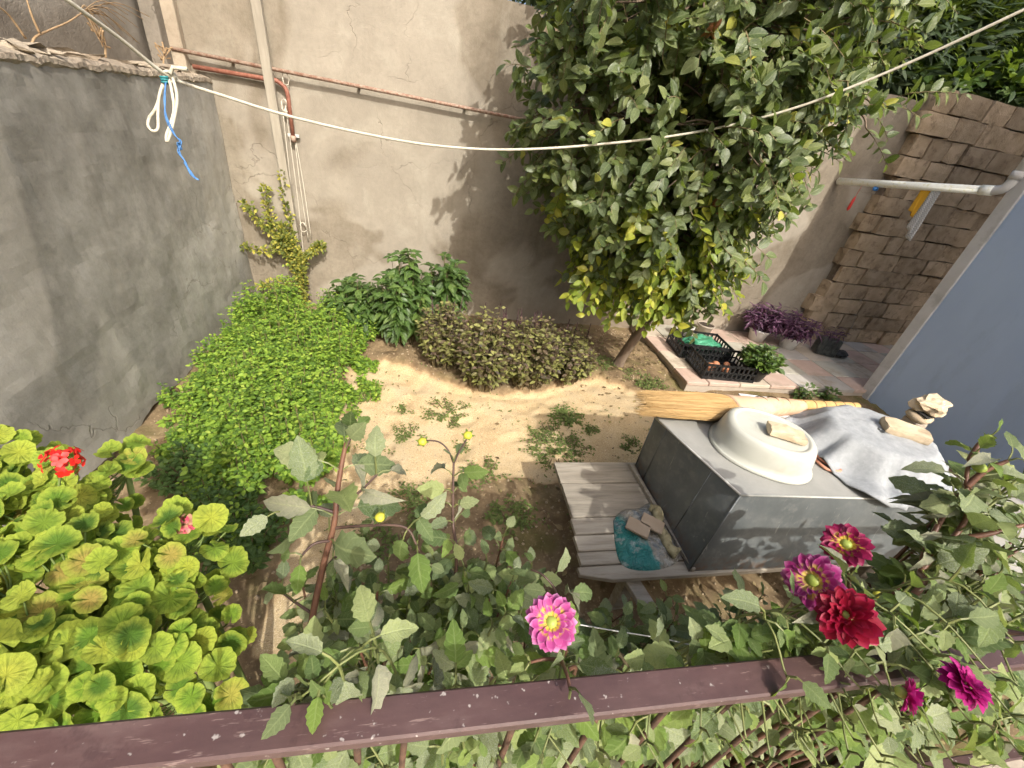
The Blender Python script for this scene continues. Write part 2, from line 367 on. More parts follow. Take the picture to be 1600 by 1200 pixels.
# ---------------------------------------------------------------- walls
def plaster(name, stops, patch, scale=1.0, bumpd=.006, stain=None, arcs=False, sk=.28):
    g = NG(name); co = g.coords()
    big = g.noise(co, 1.1 * scale, 4, .6, .4)
    c = g.ramp(big, stops)
    c = g.mix(g.math('MULTIPLY', g.step(g.noise(g.mapping(co, (1, 1, .6), (3, 1, 7)), 2.3 * scale, 3, .6, 1.2), .52, .64), .45), c, patch)
    c = g.mix(g.math('MULTIPLY', g.step(g.noise(co, 60, 2, .8), .6, .8), .22), c, (.10, .085, .065))
    streak = g.noise(g.mapping(co, (3.2, 3.2, .22)), 2.2, 3, .7)
    c = g.mix(g.math('MULTIPLY', g.step(streak, .54, .7), sk), c, (.16, .13, .09))
    md_ = g.noise(co, 6.5, 4, .65, .6); c = g.mix(.7, c, g.ramp(md_, [(.3, (.42, .415, .41)), (.5, (.5, .5, .5)), (.72, (.57, .57, .575))]), 'OVERLAY'); c = g.mix(.6, c, g.ramp(g.noise(co, 27, 4, .75), [(.3, (.40, .395, .39)), (.5, (.5, .5, .5)), (.7, (.58, .58, .58))]), 'OVERLAY')
    c = g.mix(g.math('MULTIPLY', g.step(g.noise(g.mapping(co, (1, 1, 1), (4, 9, 2)), .8, 3, .5, .8), .47, .53), .22), c, (.62, .58, .50))
    xyz = g.n('ShaderNodeSeparateXYZ'); g.l(co, xyz.inputs[0])
    if stain:
        WOB = g.math('MULTIPLY_ADD', g.noise(co, 3.5, 3), .5, -.25); WOB2 = g.math('MULTIPLY_ADD', g.noise(co, 9, 3, .7), .9, -.45)
        for (sx, sz, wx, wz, st, cc) in stain:
            wob = WOB
            dx = g.math('DIVIDE', g.math('ADD', g.math('SUBTRACT', xyz.outputs[0], sx), wob), wx)
            dz = g.math('DIVIDE', g.math('SUBTRACT', xyz.outputs[2], sz), wz)
            rr = g.math('SQRT', g.math('ADD', g.math('MULTIPLY', dx, dx), g.math('MULTIPLY', dz, dz)))
            rr = g.math('ADD', rr, WOB2)
            c = g.mix(g.math('MULTIPLY', g.step(rr, 1., .3), st), c, cc)
    # cracks: where warped cells meet, only inside some areas
    vo = g.n('ShaderNodeTexVoronoi', feature='DISTANCE_TO_EDGE'); vo.inputs['Scale'].default_value = 1.25 * scale
    warp = g.n('ShaderNodeVectorMath', operation='ADD'); wn = g.n('ShaderNodeTexNoise', i_Scale=5., i_Detail=3.); g.l(co, wn.inputs[0])
    wv = g.n('ShaderNodeVectorMath', operation='SCALE'); wv.inputs['Scale'].default_value = .35; g.l(wn.outputs[1], wv.inputs[0]); g.l(co, warp.inputs[0]); g.l(wv.outputs[0], warp.inputs[1]); g.l(warp.outputs[0], vo.inputs['Vector'])
    crack = g.math('MULTIPLY', g.step(vo.outputs[0], .005, .001), g.step(g.noise(co, .9, 2), .47, .56))
    c = g.mix(g.math('MULTIPLY', crack, .3), c, (.12, .095, .07))
    h = g.math('ADD', g.math('MULTIPLY', g.noise(co, 9, 4, .6, .8), 1.), g.math('MULTIPLY', g.noise(co, 110, 2, .6), .45))
    if arcs:                                 # trowel sweeps
        wv2 = g.n('ShaderNodeTexWave', wave_type='RINGS', rings_direction='X', i_Scale=1.1, i_Distortion=7., i_Detail=3.); wv2.inputs['Detail Scale'].default_value = .7; g.l(co, wv2.inputs[0])
        h = g.math('ADD', h, g.math('MULTIPLY', wv2.outputs[1], .8))
    h = g.math('SUBTRACT', h, g.math('MULTIPLY', crack, .8))
    return g.done(g.pbr(c, .92, g.bump(h, .65, bumpd), 0, .15))
M_back = plaster('beige_render', [(.3, (.16, .134, .10)), (.5, (.228, .195, .149)), (.7, (.285, .248, .193))], (.295, .264, .208),
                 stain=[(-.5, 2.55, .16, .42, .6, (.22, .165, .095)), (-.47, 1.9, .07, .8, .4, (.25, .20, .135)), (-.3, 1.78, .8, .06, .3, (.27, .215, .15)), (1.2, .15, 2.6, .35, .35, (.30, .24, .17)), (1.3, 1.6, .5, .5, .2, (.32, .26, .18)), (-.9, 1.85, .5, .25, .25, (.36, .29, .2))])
M_left = plaster('grey_render', [(.32, (.205, .195, .168)), (.5, (.30, .287, .252)), (.68, (.41, .395, .35))], (.29, .285, .262), .85, .003,
                 stain=None, arcs=False, sk=.12)
M_rubble = plain('crumbled_mortar', (.25, .205, .155), (.38, .325, .25), 9, .95, .8, .02, 30, dirt=(.2, .15, .1))
def slab_grid(name, u, v, fn, m, parent=None, back=None):
    """a sheet of wall: fn(u,v)->(point, relief) with a back side so that it has thickness"""
    V = []; nu = len(u)
    for b in v:
        for a in u: V.append(fn(a, b))
    F = [(j * nu + i, j * nu + i + 1, (j + 1) * nu + i + 1, (j + 1) * nu + i) for j in range(len(v) - 1) for i in range(nu - 1)]
    n0 = len(V); bv = [Vector(p) + Vector(back) for p in V]; V = V + bv
    F += [tuple(i + n0 for i in f)[::-1] for f in list(F)]
    per = [i for i in range(nu)] + [j * nu + nu - 1 for j in range(1, len(v))] + [(len(v) - 1) * nu + i for i in range(nu - 2, -1, -1)] + [j * nu for j in range(len(v) - 2, 0, -1)]
    for i in range(len(per)):
        a, b = per[i], per[(i + 1) % len(per)]; F.append((b, a, a + n0, b + n0))
    return mk(name, V, F, m, parent, False)
# back wall: top edge uneven
bw = thing('rendered_wall', 'tall sunlit beige rendered wall closing the back of the garden', 'wall', (1.5, YB, 0))
def fb(x, t):
    top = 2.81 + .012 * nz(x, 0, 3, 4)
    return Vector((x, YB + .006 * fbm(x, t * 3, 0, 1.4) - .0, -.2 + t * (top + .2)))
slab_grid('wall_face', list(np.arange(-2.02, 5.25, .09)), list(np.linspace(0, 1, 34)), fb, M_back, bw, (0, .22, 0))
# left wall, lower, with a crumbled top and a broken foot
lw = thing('grey_wall', 'lower grey cement rendered wall along the left side with crumbled top', 'wall', (XL, 2.5, 0))
def fl(y, t):
    x = XL - .012 - .035 * t + .014 * fbm(0, y, t * 2.2, 1.3) + .004 * fbm(3, y, t * 2.2, 5)
    foot = .055 + .05 * fbm(y, 0, 8, 2.6); top = 1.905 + .012 * fbm(y, 3, 1, 3.)
    z = foot + t * (top - foot)
    return Vector((x, y, z))
slab_grid('wall_face', list(np.arange(YB - .012, -3., -.05)), list(np.linspace(0, 1, 40)), fl, M_left, lw, (-.20, 0, 0))
def fcore(y, t): return Vector((XL - .06 + .02 * fbm(y, t * 2, 4, 5), y, -.2 + t * 2.05))
slab_grid('wall_core', list(np.arange(YB - .02, -3., -.06)), [0, .03, .06, .09, .12, .15, .18, .21, .5, 1], fcore, M_rubble, lw, (-.12, 0, 0))
V = []; F = []; nyy = 0                      # rubble bed along the top
ysr = list(np.arange(YB - .01, .2, -.022)) + list(np.arange(.15, -3., -.2)); prof = [(-.40, .0), (-.36, .045), (-.30, .05), (-.24, .055), (-.18, .055), (-.12, .05), (-.06, .045), (-.015, .04), (.006, .028), (.008, .006), (-.012, -.014)]
for y in ysr:
    for (px_, pz_) in prof:
        V.append((XL - .045 + px_ + .010 * fbm(y, px_, 3, 9) + .006 * nz(y, px_, 1, 40), y, 1.895 + pz_ * (1 + .25 * fbm(y, px_, 9, 2)) + .014 * fbm(y, px_ * 3, 2, 9) + .007 * nz(y, px_, 5, 38)))
k = len(prof); F = [(j * k + i, (j + 1) * k + i, (j + 1) * k + i + 1, j * k + i + 1) for j in range(len(ysr) - 1) for i in range(k - 1)]
mk('coping', V, F, M_rubble, lw, False)
for i in range(26):                          # loose lumps of mortar on the coping
    y = U(1.6, 4.3); b = MB(); sx = U(.015, .05)
    bm = bmesh.new(); bmesh.ops.create_icosphere(bm, subdivisions=1, radius=1)
    vv = [Vector((XL - U(.03, .2), y, 1.95)) + Vector((v.co.x * sx, v.co.y * sx * U(1.1, 1.5), v.co.z * sx * .6)) * U(.85, 1.1) for v in bm.verts]
    bm.verts.index_update(); ff = [tuple(v.index for v in f.verts) for f in bm.faces]; bm.free()
    mk('mortar_lump', vv, ff, M_rubble, lw)
# neighbour's taller wall behind it, and the concrete pier at its end
M_neigh = plaster('dark_cement_render', [(.3, (.16, .14, .115)), (.5, (.22, .195, .16)), (.7, (.29, .255, .21))], (.20, .18, .15), 1.2, .01)
nw = thing('neighbour_wall', 'dark cement wall of the next plot above the rubble coping', 'wall', (-2.18, 2.5, 0))
slab_grid('wall_face', list(np.arange(YB + .2, -3., -.3)), list(np.linspace(0, 1, 12)), lambda y, t: Vector((-2.12 + .01 * fbm(y, t * 3, 3, 1.5), y, -.1 + t * 4.3)), M_neigh, nw, (-.2, 0, 0))
pier = thing('concrete_pier', 'narrow concrete pier standing in the corner above the grey wall', 'pier', (-1.97, YB - .05, 0))
MB().box((-1.965, YB - .035, 2.15), (.13, .07, 4.3), None, .008).build('shaft', plain('pier_concrete', (.34, .28, .21), (.46, .39, .30), 6, .9, .7, .008, 35, dirt=(.2, .16, .11)), pier)
MB().box((-2.035, YB - .085, 2.13), (.10, .16, 4.2), None, .006).build('shaft_return', M_neigh, pier)

# ---------------------------------------------------------------- terrace with slabs
M_conc = plain('concrete', (.34, .29, .235), (.45, .39, .32), 5, .9, .5, .006, 60, dirt=(.24, .2, .15))
ter = MB(); ter.box(((KX + 9) / 2, (TY + YB) / 2 - 0.0, ZP / 2 - .16), (9 - KX, YB - TY - .004, ZP + .26 - .03)).build('terrace', M_conc)['kind'] = 'structure'
terr = bpy.data.objects['terrace']
M_tile = {}
for nme, a, b in (('pink', (.43, .31, .25), (.51, .385, .315)), ('sand', (.47, .40, .31), (.55, .475, .38)), ('green', (.37, .35, .285), (.45, .43, .36)), ('grey', (.36, .335, .30), (.44, .41, .37))):
    M_tile[nme] = plain('slab_' + nme, a, b, 5, .8, .35, .003, 90, rnd=.08, dirt=(.30, .25, .19), dscale=4)
tmesh = {}
def tile(x0, x1, y0, y1, kind, name='paving_slab'):
    key = (round(x1 - x0, 3), round(y1 - y0, 3), kind)
    if key not in tmesh:
        v, f = bevbox((x1 - x0) / 2 - .004, (y1 - y0) / 2 - .004, .02, .005); me = bpy.data.meshes.new(name); me.from_pydata(v, [], f); me.materials.append(M_tile[kind]); tmesh[key] = me
    mw = Matrix.Translation(((x0 + x1) / 2, (y0 + y1) / 2, ZP - .02 + U(-.003, .003))) @ Matrix.Rotation(U(-.006, .006), 4, 'X') @ Matrix.Rotation(U(-.006, .006), 4, 'Z')
    return inst(name, tmesh[key], mw, terr)
yy = TY - .012
rowh = [.28, .36, .36, .36]
for r, h in enumerate(rowh):                 # narrow kerb slabs at the left, then square slabs
    y1 = min(yy + h, YB - .005)
    tile(KX - .012, KX + .235, yy, y1, 'sand' if r % 2 else 'pink', 'kerb_slab')
    x = KX + .235; i = 0
    while x < 7.6:
        tile(x, x + .36, yy, y1, random.choices(['pink', 'green', 'sand', 'grey'], [5, 3, 3, 2])[0]); x += .36; i += 1
    yy = y1

# ---------------------------------------------------------------- wall of rough stone blocks
M_stone = plain('shell_limestone', (.44, .325, .20), (.57, .435, .285), 7, .95, .9, .010, 60, rnd=.2, dirt=(.25, .175, .105), dscale=10)
M_mort = plain('dark_mortar', (.13, .10, .07), (.26, .20, .14), 12, .95, .8, .01, 40)
SW = 4.31
sw = thing('stone_block_wall', 'shaded wall of rough limestone blocks beside the grey house', 'wall', (6.3, SW, 0))
MB().box((6.75, SW + .128, 1.36), (3.6, .24, 2.85)).build('mortar', M_mort, sw)
def stone_mesh(seed, L, hh):
    bm = bmesh.new(); bmesh.ops.create_cube(bm, size=1); bmesh.ops.subdivide_edges(bm, edges=list(bm.edges), cuts=1, use_grid_fill=True)
    rr = random.Random(seed)
    for v in bm.verts:
        c = v.co; corner = sum(abs(abs(q) - .5) < .01 for q in c)
        c = Vector((c.x * (1, 1, .992, .97)[corner], c.y * (1, 1, .985, .95)[corner], c.z * (1, 1, .99, .965)[corner]))
        v.co = Vector((c.x * L + rr.uniform(-.010, .010), c.y * .14 + rr.uniform(-.006, .006), c.z * hh + rr.uniform(-.008, .008)))
    me = bpy.data.meshes.new('stone_block'); bm.to_mesh(me); bm.free(); me.materials.append(M_stone); return me
smesh = [stone_mesh(i, .39, .194) for i in range(10)] + [stone_mesh(20 + i, .24, .194) for i in range(6)]
for r in range(14):
    z = .15 + r * .199; x = 4.86 + (.0, .05, -.03, .02, .07)[r % 5] + (-.02 if r < 3 else .03); k = 0
    while x < 7.9:
        short = (random.random() < .3) or (k == 0 and r % 2)
        L = (.245 if short else .395) * U(.82, 1.12)
        me = random.choice(smesh[10:] if short else smesh[:10])
        inst('stone_block', me, Matrix.Translation((x + L / 2, SW + .035 + U(-.012, .012), z + .1 + U(-.004, .004))) @ Matrix.Rotation(U(-.03, .03), 4, 'Z') @ Matrix.Diagonal((L / (.245 if short else .395), 1, U(.92, 1.03), 1)) @ Matrix.Rotation(random.choice((0, math.pi)), 4, 'Y'), sw)
        x += L + .006; k += 1
tag(MB().tube([G(1322, 534, ZP), P(1352, 448, 1, SW - .02)], .012, 6).build('leaning_stick', plain('grey_stick', (.30, .26, .2), (.4, .35, .28))), 'thin grey stick leaning on the shaded stone wall', 'stick')

# ---------------------------------------------------------------- grey house on the right
M_paint = plain('slate_blue_paint', (.36, .45, .60), (.40, .50, .65), 2.2, .75, .3, .004, 14, dirt=(.33, .41, .535), dscale=3., stretch=(1, 1, .35))
M_trim = plain('offwhite_trim', (.46, .455, .44), (.56, .55, .53), 4, .7, .2, .002, 40, dirt=(.35, .34, .32))
hs = thing('grey_house', 'slate grey painted house wall at the right with pale corner trim', 'house', (BX + .8, 0, 0))
MB().box((BX + 1.51, (BY - 6) / 2 - .005, 1.16), (3., BY + 6 - .01, 2.92)).build('wall', M_paint, hs)
MB().box((BX + .04, BY - .045, 1.16), (.10, .11, 2.924), None, .006).build('corner_trim', M_trim, hs)
MB().box((BX + 1.5, (BY - 6) / 2, 2.655), (3.06, BY + 6.04, .06), None, .01).build('roof', M_trim, hs)
MB().box((BX + 1.62, 2.675, 3.49), (3.04, .75, 1.62), None, .01).build('shade_block', M_paint, hs)      # unseen block added on the roof to shade the stone wall
MB().box((BX + 1.62, 2.675, 4.33), (3.1, .8, .06), None, .01).build('shade_block_cap', M_trim, hs)  # cap of the added shading block, also unseen
# drain pipe
M_pvc = plain('pale_green_plastic_pipe', (.78, .80, .74), (.84, .86, .80), 12, .4, .1, .001, 50, dirt=(.62, .60, .38), dscale=6, stretch=(1, 6, 6))
dp = thing('drain_pipe', 'pale plastic drain pipe running from the house corner to the wall', 'pipe', (BX, BY, 2.1))
pe = P(1558, 297, 1, BY - .0); pe.x = BX - .085; pe.y = BY - .03
pend = P(1310, 283, 1, YB - .02)
pdir = (pend - pe).normalized()
MB().tube([pe + pdir * .09, pend], .034, 14).build('horizontal_run', M_pvc, dp, True)
MB().tube([pe + pdir * .075, pe + pdir * .16], .041, 14).build('socket', M_pvc, dp, True)
pts = [pe + Vector((0, 0, .10)), pe + Vector((0, 0, .05)) + pdir * .008, pe + pdir * .03 + Vector((0, 0, .015)), pe + pdir * .09]
MB().tube(smoothpath(pts, 3), .037, 14).build('elbow', M_trim, dp, True)
MB().tube([pe + Vector((0, 0, .09)), pe + Vector((0, 0, .60))], .036, 14).build('downpipe', M_trim, dp, True)
MB().tube([pe + Vector((0, 0, .09)), pe + Vector((0, 0, .15))], .043, 14).build('socket', M_trim, dp, True)

# ---------------------------------------------------------------- things fixed to the back wall
M_pole = plain('weathered_pole', (.28, .25, .20), (.40, .36, .29), 10, .85, .5, .004, 60, dirt=(.24, .2, .15), stretch=(1, 1, .15))
p0 = P(474, 452, 1, YB - .05); p1 = P(400, 0, 1, YB - .09)
p0 = p0 + (p0 - p1) * .28; p1 = p1 + (p1 - p0) * .25
pl = MB(); dr = (p1 - p0).normalized(); fr = frame(dr, (0, -1, 0)); pl.box((p0 + p1) / 2, (.07, (p1 - p0).length, .045), fr, .004)
tag(pl.build('wooden_pole', M_pole), 'tall weathered squared pole leaning against the beige wall', 'pole')
M_rust = plain('rusty_painted_pipe', (.24, .125, .085), (.40, .31, .24), 40, .7, .5, .003, 80, dirt=(.22, .10, .06), dscale=25)
gp = thing('gas_pipe', 'long peeling reddish pipe running level across the beige wall', 'pipe', P(300, 85, 1, YB - .07))
a = P(299, 82, 1, YB - .07); b = P(818, 187, 1, YB - .07)
MB().tube([a + (a - b) * .05, b + (b - a) * .6], .014, 8).build('pipe_run', M_rust, gp, True)
for t in (.1, .46, .8):
    q = a.lerp(b, t); MB().box(q + Vector((0, .04, 0)), (.018, .06, .03)).build('bracket', M_rust, gp)
a2 = P(302, 104, 1, YB - .05); b2 = P(432, 126, 1, YB - .05); b3 = P(450, 150, 1, YB - .05); b4 = P(459, 222, 1, YB - .05)
lp = thing('bent_pipe', 'short dark red pipe bending down behind the wooden pole', 'pipe', a2)
MB().tube([a2, b2] + smoothpath([b2, b2.lerp(b3, .5) + Vector((.02, 0, .01)), b3], 3)[1:] + [b4], .017, 8).build('pipe_run', plain('dark_red_pipe', (.20, .07, .045), (.30, .13, .09), 30, .6, .3, .002, 70), lp, True)
MB().tube([b4, b4.lerp(b3, .15)], .022, 8).build('end_cap', M_rust, lp, True)
M_wire = plain('pale_wire', (.50, .46, .38), (.6, .55, .46), 20, .7)
cw = thing('cable_bundle', 'loose pale cables tied and hanging beside the pole on the wall', 'cable', P(446, 170, 1, YB - .03))
for (x0, x1, e) in ((446, 478, 440), (452, 486, 372), (455, 482, 376), (441, 470, 436)):
    q0 = P(x0, 165, 1, YB - .04); q1 = P(x1, e, 1, YB - .02); mid = q0.lerp(q1, .5) + Vector((U(-.02, .02), -.01, 0))
    MB().tube(smoothpath([q0, mid, q1], 5), .0045, 5).build('cable', M_wire, cw, True)
for (px_, py_) in ((445, 165), (450, 175), (474, 355), (446, 122)):
    q = P(px_, py_, 1, YB - .045); pts = [q + Vector((math.cos(t) * .03 * U(.6, 1.2), -.01 * math.sin(t * 2), math.sin(t) * .045)) for t in np.linspace(0, 11, 22)]
    MB().tube(pts, .004, 5).build('tied_knot', M_wire, cw, True)
MB().box(P(459, 212, 1, YB - .03), (.09, .03, .025), None, .003).build('clip', M_trim, cw)
# ================================================================ THINGS BY THE HOUSE: TABLE, CHEST, WHAT LIES ON THEM
def blob(c, size, rot=None, sub=2, rough=.12, seed=0, flat=.0):
    """a rough lump: noisy icosphere, flattened"""
    bm = bmesh.new(); bmesh.ops.create_icosphere(bm, subdivisions=sub, radius=1); V = []
    for v in bm.verts:
        d = v.co.copy(); k = 1 + rough * mnoise.noise(d * 1.7 + Vector((seed * 3.1, 0, 0))) + rough * .5 * mnoise.noise(d * 4.3 + Vector((0, seed, 0)))
        p = Vector([math.copysign(abs(q) ** (1 - flat), q) for q in d]) * k
        p = Vector((p.x * size[0] / 2, p.y * size[1] / 2, p.z * size[2] / 2))
        V.append(Vector(c) + ((rot @ p) if rot is not None else p))
    bm.verts.index_update(); F = [tuple(v.index for v in f.verts) for f in bm.faces]; bm.free(); return V, F
def rotz(a): return Matrix.Rotation(R_(a), 3, 'Z')
# --- low plank table
ZT = .32
M_wood = plain('grey_weathered_wood', (.255, .225, .18), (.40, .36, .295), 14, .9, .6, .004, 50, rnd=.18, dirt=(.19, .155, .115), dscale=7, stretch=(.35, 3.5, 3.5))
tb = thing('plank_table', 'low weathered plank table carrying the metal chest', 'table', (1.8, 1.35, 0))
ys_ = [.965, 1.045, 1.12, 1.215, 1.32, 1.56, 1.735]
for i in range(len(ys_) - 1):
    w_ = ys_[i + 1] - ys_[i]; x0 = .74 + .012 * i + U(-.012, .006); x1 = 2.9; nseg = 14; V = []
    for j in range(nseg + 1):
        x = x0 + (x1 - x0) * j / nseg; dz = .004 * fbm(x, i * 3, 0, 2); e0 = ys_[i] + .0045 + .002 * nz(x, i, 0, 8); e1 = ys_[i + 1] - .0045 + .002 * nz(x, i, 5, 8)
        tilt = (-.001 if i % 2 else .002)
        if i == 0 and j == 0: e0 += .035
        V += [(x, e0, ZT - .026), (x, e0, ZT - .003 + dz), (x, e0 + .004, ZT + dz), (x, e1 - .004, ZT + dz + tilt), (x, e1, ZT - .003 + dz), (x, e1, ZT - .026)]
    F = []
    for j in range(nseg):
        for q in range(6): F.append((j * 6 + q, j * 6 + (q + 1) % 6, (j + 1) * 6 + (q + 1) % 6, (j + 1) * 6 + q))
    F += [tuple(range(6))[::-1], tuple(nseg * 6 + q for q in range(6))]
    mk('plank', V, F, M_wood, tb)
for x in (1.02, 2.5):
    for y in (1.02, 1.66): MB().box((x, y, .135), (.07, .06, .315), None, .004).build('leg', M_wood, tb)
    MB().box((x, 1.35, ZT - .06), (.05, .72, .06), None, .003).build('bearer', M_wood, tb)
tag(MB().box((1.03, .93, ZT - .075), (.075, .16, .03), rotz(12), .003).build('wood_offcut', M_wood), 'pale sawn board end sticking out under the plank table', 'board')
# --- galvanised chest (slightly out of square)
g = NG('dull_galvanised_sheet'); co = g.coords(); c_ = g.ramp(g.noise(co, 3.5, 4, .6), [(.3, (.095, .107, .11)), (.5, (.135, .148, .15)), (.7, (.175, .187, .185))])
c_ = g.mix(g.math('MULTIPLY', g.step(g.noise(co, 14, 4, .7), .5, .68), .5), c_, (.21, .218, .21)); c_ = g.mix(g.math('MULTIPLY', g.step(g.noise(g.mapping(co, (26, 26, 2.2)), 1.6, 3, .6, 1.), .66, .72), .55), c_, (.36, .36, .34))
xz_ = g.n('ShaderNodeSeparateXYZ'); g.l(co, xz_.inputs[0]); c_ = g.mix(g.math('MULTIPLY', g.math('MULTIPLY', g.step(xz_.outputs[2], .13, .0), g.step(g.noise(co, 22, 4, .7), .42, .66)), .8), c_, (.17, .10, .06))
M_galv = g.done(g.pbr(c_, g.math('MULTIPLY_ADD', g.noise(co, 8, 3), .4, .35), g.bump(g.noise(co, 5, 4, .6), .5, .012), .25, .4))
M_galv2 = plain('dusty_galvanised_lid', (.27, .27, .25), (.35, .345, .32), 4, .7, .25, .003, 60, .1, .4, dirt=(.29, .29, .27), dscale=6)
M_seam = plain('worn_edge_metal', (.42, .42, .39), (.56, .55, .51), 20, .6, .3, .002, 60, .2)
ch = thing('metal_chest', 'big grey galvanised metal chest standing on the plank table', 'chest', (2.0, 1.35, ZT))
zt = .76
BL = [Vector((1.285, .985, ZT + .004)), Vector((2.78, .955, ZT + .004)), Vector((2.8, 1.67, ZT + .004)), Vector((1.315, 1.695, ZT + .004))]
TL = [Vector((1.41, 1.07, zt)), Vector((2.82, 1.0, zt)), Vector((2.86, 1.76, zt)), Vector((1.255, 1.625, zt))]
def panel(name, a, b, c, d, n, m, th=.006, dent=.014):
    V = []; F = []; nn = n + 1; nrm = (b - a).cross(d - a).normalized()
    for j in range(nn):
        for i in range(nn):
            s_, t_ = i / n, j / n; p = a.lerp(b, s_).lerp(d.lerp(c, s_), t_)
            V.append(p + nrm * dent * fbm(s_ * 3, t_ * 3, len(name), 1.) * math.sin(math.pi * s_) * math.sin(math.pi * t_))
    for j in range(n):
        for i in range(n): q = j * nn + i; F.append((q, q + 1, q + nn + 1, q + nn))
    return mk(name, V, F, m, ch, True)
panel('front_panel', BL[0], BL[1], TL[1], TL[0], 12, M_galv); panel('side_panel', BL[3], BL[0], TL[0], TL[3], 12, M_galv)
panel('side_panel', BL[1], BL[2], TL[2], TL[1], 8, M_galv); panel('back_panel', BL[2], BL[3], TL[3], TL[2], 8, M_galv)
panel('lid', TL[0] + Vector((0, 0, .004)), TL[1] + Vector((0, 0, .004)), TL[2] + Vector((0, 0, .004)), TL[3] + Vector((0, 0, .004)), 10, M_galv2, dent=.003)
for a_, b_ in ((TL[0], TL[1]), (TL[0], TL[3]), (TL[3], TL[2]), (TL[1], TL[2])): MB().tube([a_, b_], .0055, 6).build('rolled_edge', M_seam, ch, True)
for a_, b_ in ((BL[0], TL[0]), (BL[3], TL[3]), (BL[1], TL[1])): MB().tube([a_, b_], .004, 6).build('corner_seam', M_galv, ch, True)
MB().box((BL[0] + BL[3]) / 2 + Vector((-.012, 0, .012)), (.02, .72, .024), rotz(2.4), .002).build('base_batten', M_wood, ch)
# folded line on the side panel
for t in (.17, .72):
    MB().tube([BL[3].lerp(BL[0], t) + Vector((-.002, 0, 0)), TL[3].lerp(TL[0], t) + Vector((-.002, 0, 0))], .0022, 4).build('fold_line', M_galv, ch, True)
# --- cream basin upside down
M_basin = plain('cream_plastic', (.47, .475, .42), (.52, .525, .47), 3, .36, .05, .001, 30, 0, .5, dirt=(.43, .43, .365), dscale=5)
def basin(name, c, rx, ry, h, ang, m, label, full=True):
    t = thing(name, label, 'basin', c); R3 = rotz(ang)
    prof = [(1.00, .004), (1.05, .0), (1.055, .006), (1.03, .014), (.985, .018), (.965, .05), (.945, .45 * h + .01), (.915, .74 * h), (.88, .90 * h), (.83, .975 * h), (.77, h * 1.0), (.735, h * .99), (.72, h * .955), (.69, h * .95), (.3, h * .95), (.02, h * .95)]
    n = 48; V = []; F = []
    for (r, z) in prof:
        for j in range(n):
            a = 2 * math.pi * j / n; ca, sa = math.cos(a), math.sin(a)
            sx = math.copysign(abs(ca) ** .88, ca); sy = math.copysign(abs(sa) ** .88, sa)
            V.append(Vector(c) + R3 @ Vector((sx * rx * r, sy * ry * r, z)))
    for i in range(len(prof) - 1):
        for j in range(n): F.append((i * n + j, i * n + (j + 1) % n, (i + 1) * n + (j + 1) % n, (i + 1) * n + j))
    k0 = 6
    body = [f for f in F if f[0] >= 3 * n]; rim = [f for f in F if f[0] < 3 * n]
    def sub(nm, ff):
        idx = sorted({i for f in ff for i in f}); mp = {q: i for i, q in enumerate(idx)}
        return mk(nm, [V[i] for i in idx], [tuple(mp[i] for i in f) for f in ff], m, t, True)
    sub('bowl', body); sub('rim', rim); return t
ZL = zt + .006
basin('oval_basin', (1.715, 1.355, ZL), .238, .205, .15, -34, M_basin, 'cream oval plastic basin turned upside down on the chest')
M_basin2 = plain('beige_plastic', (.46, .43, .34), (.52, .49, .40), 3, .4, .05, .001, 30)
basin('covered_basin', (2.40, 1.35, ZL), .295, .257, .138, -10, M_basin2, 'beige basin upside down under the grey towel')
M_slab = plain('sandstone_piece', (.45, .355, .235), (.58, .475, .335), 10, .9, .8, .006, 45, rnd=.1, dirt=(.34, .26, .17), dscale=9)
def slabstone(name, c, size, ang, tilt, seed, label, m=None):
    bm = bmesh.new(); bmesh.ops.create_cube(bm, size=1); bmesh.ops.subdivide_edges(bm, edges=list(bm.edges), cuts=3, use_grid_fill=True)
    R3 = rotz(ang) @ Matrix.Rotation(R_(tilt), 3, 'X'); V = []
    for v in bm.verts:
        p = v.co.copy(); k = sum(abs(abs(q) - .5) < .01 for q in p); p *= (1, 1, .97, .93)[k]
        p = Vector((p.x * size[0], p.y * size[1], p.z * size[2])); p += mnoise.noise_vector(p * 30 + Vector((seed, 0, 0))) * .006 + mnoise.noise_vector(p * 9 + Vector((seed, 0, 0))) * .008
        V.append(Vector(c) + R3 @ p)
    bm.verts.index_update(); F = [tuple(v.index for v in f.verts) for f in bm.faces]; bm.free()
    return tag(mk(name, V, F, m or M_slab), label, 'stone')
q = P(1229, 676, 2, ZL + .17)
slabstone('flat_stone', q, (.17, .085, .034), -27, 3, 1, 'flat broken sandstone piece lying on the cream basin')
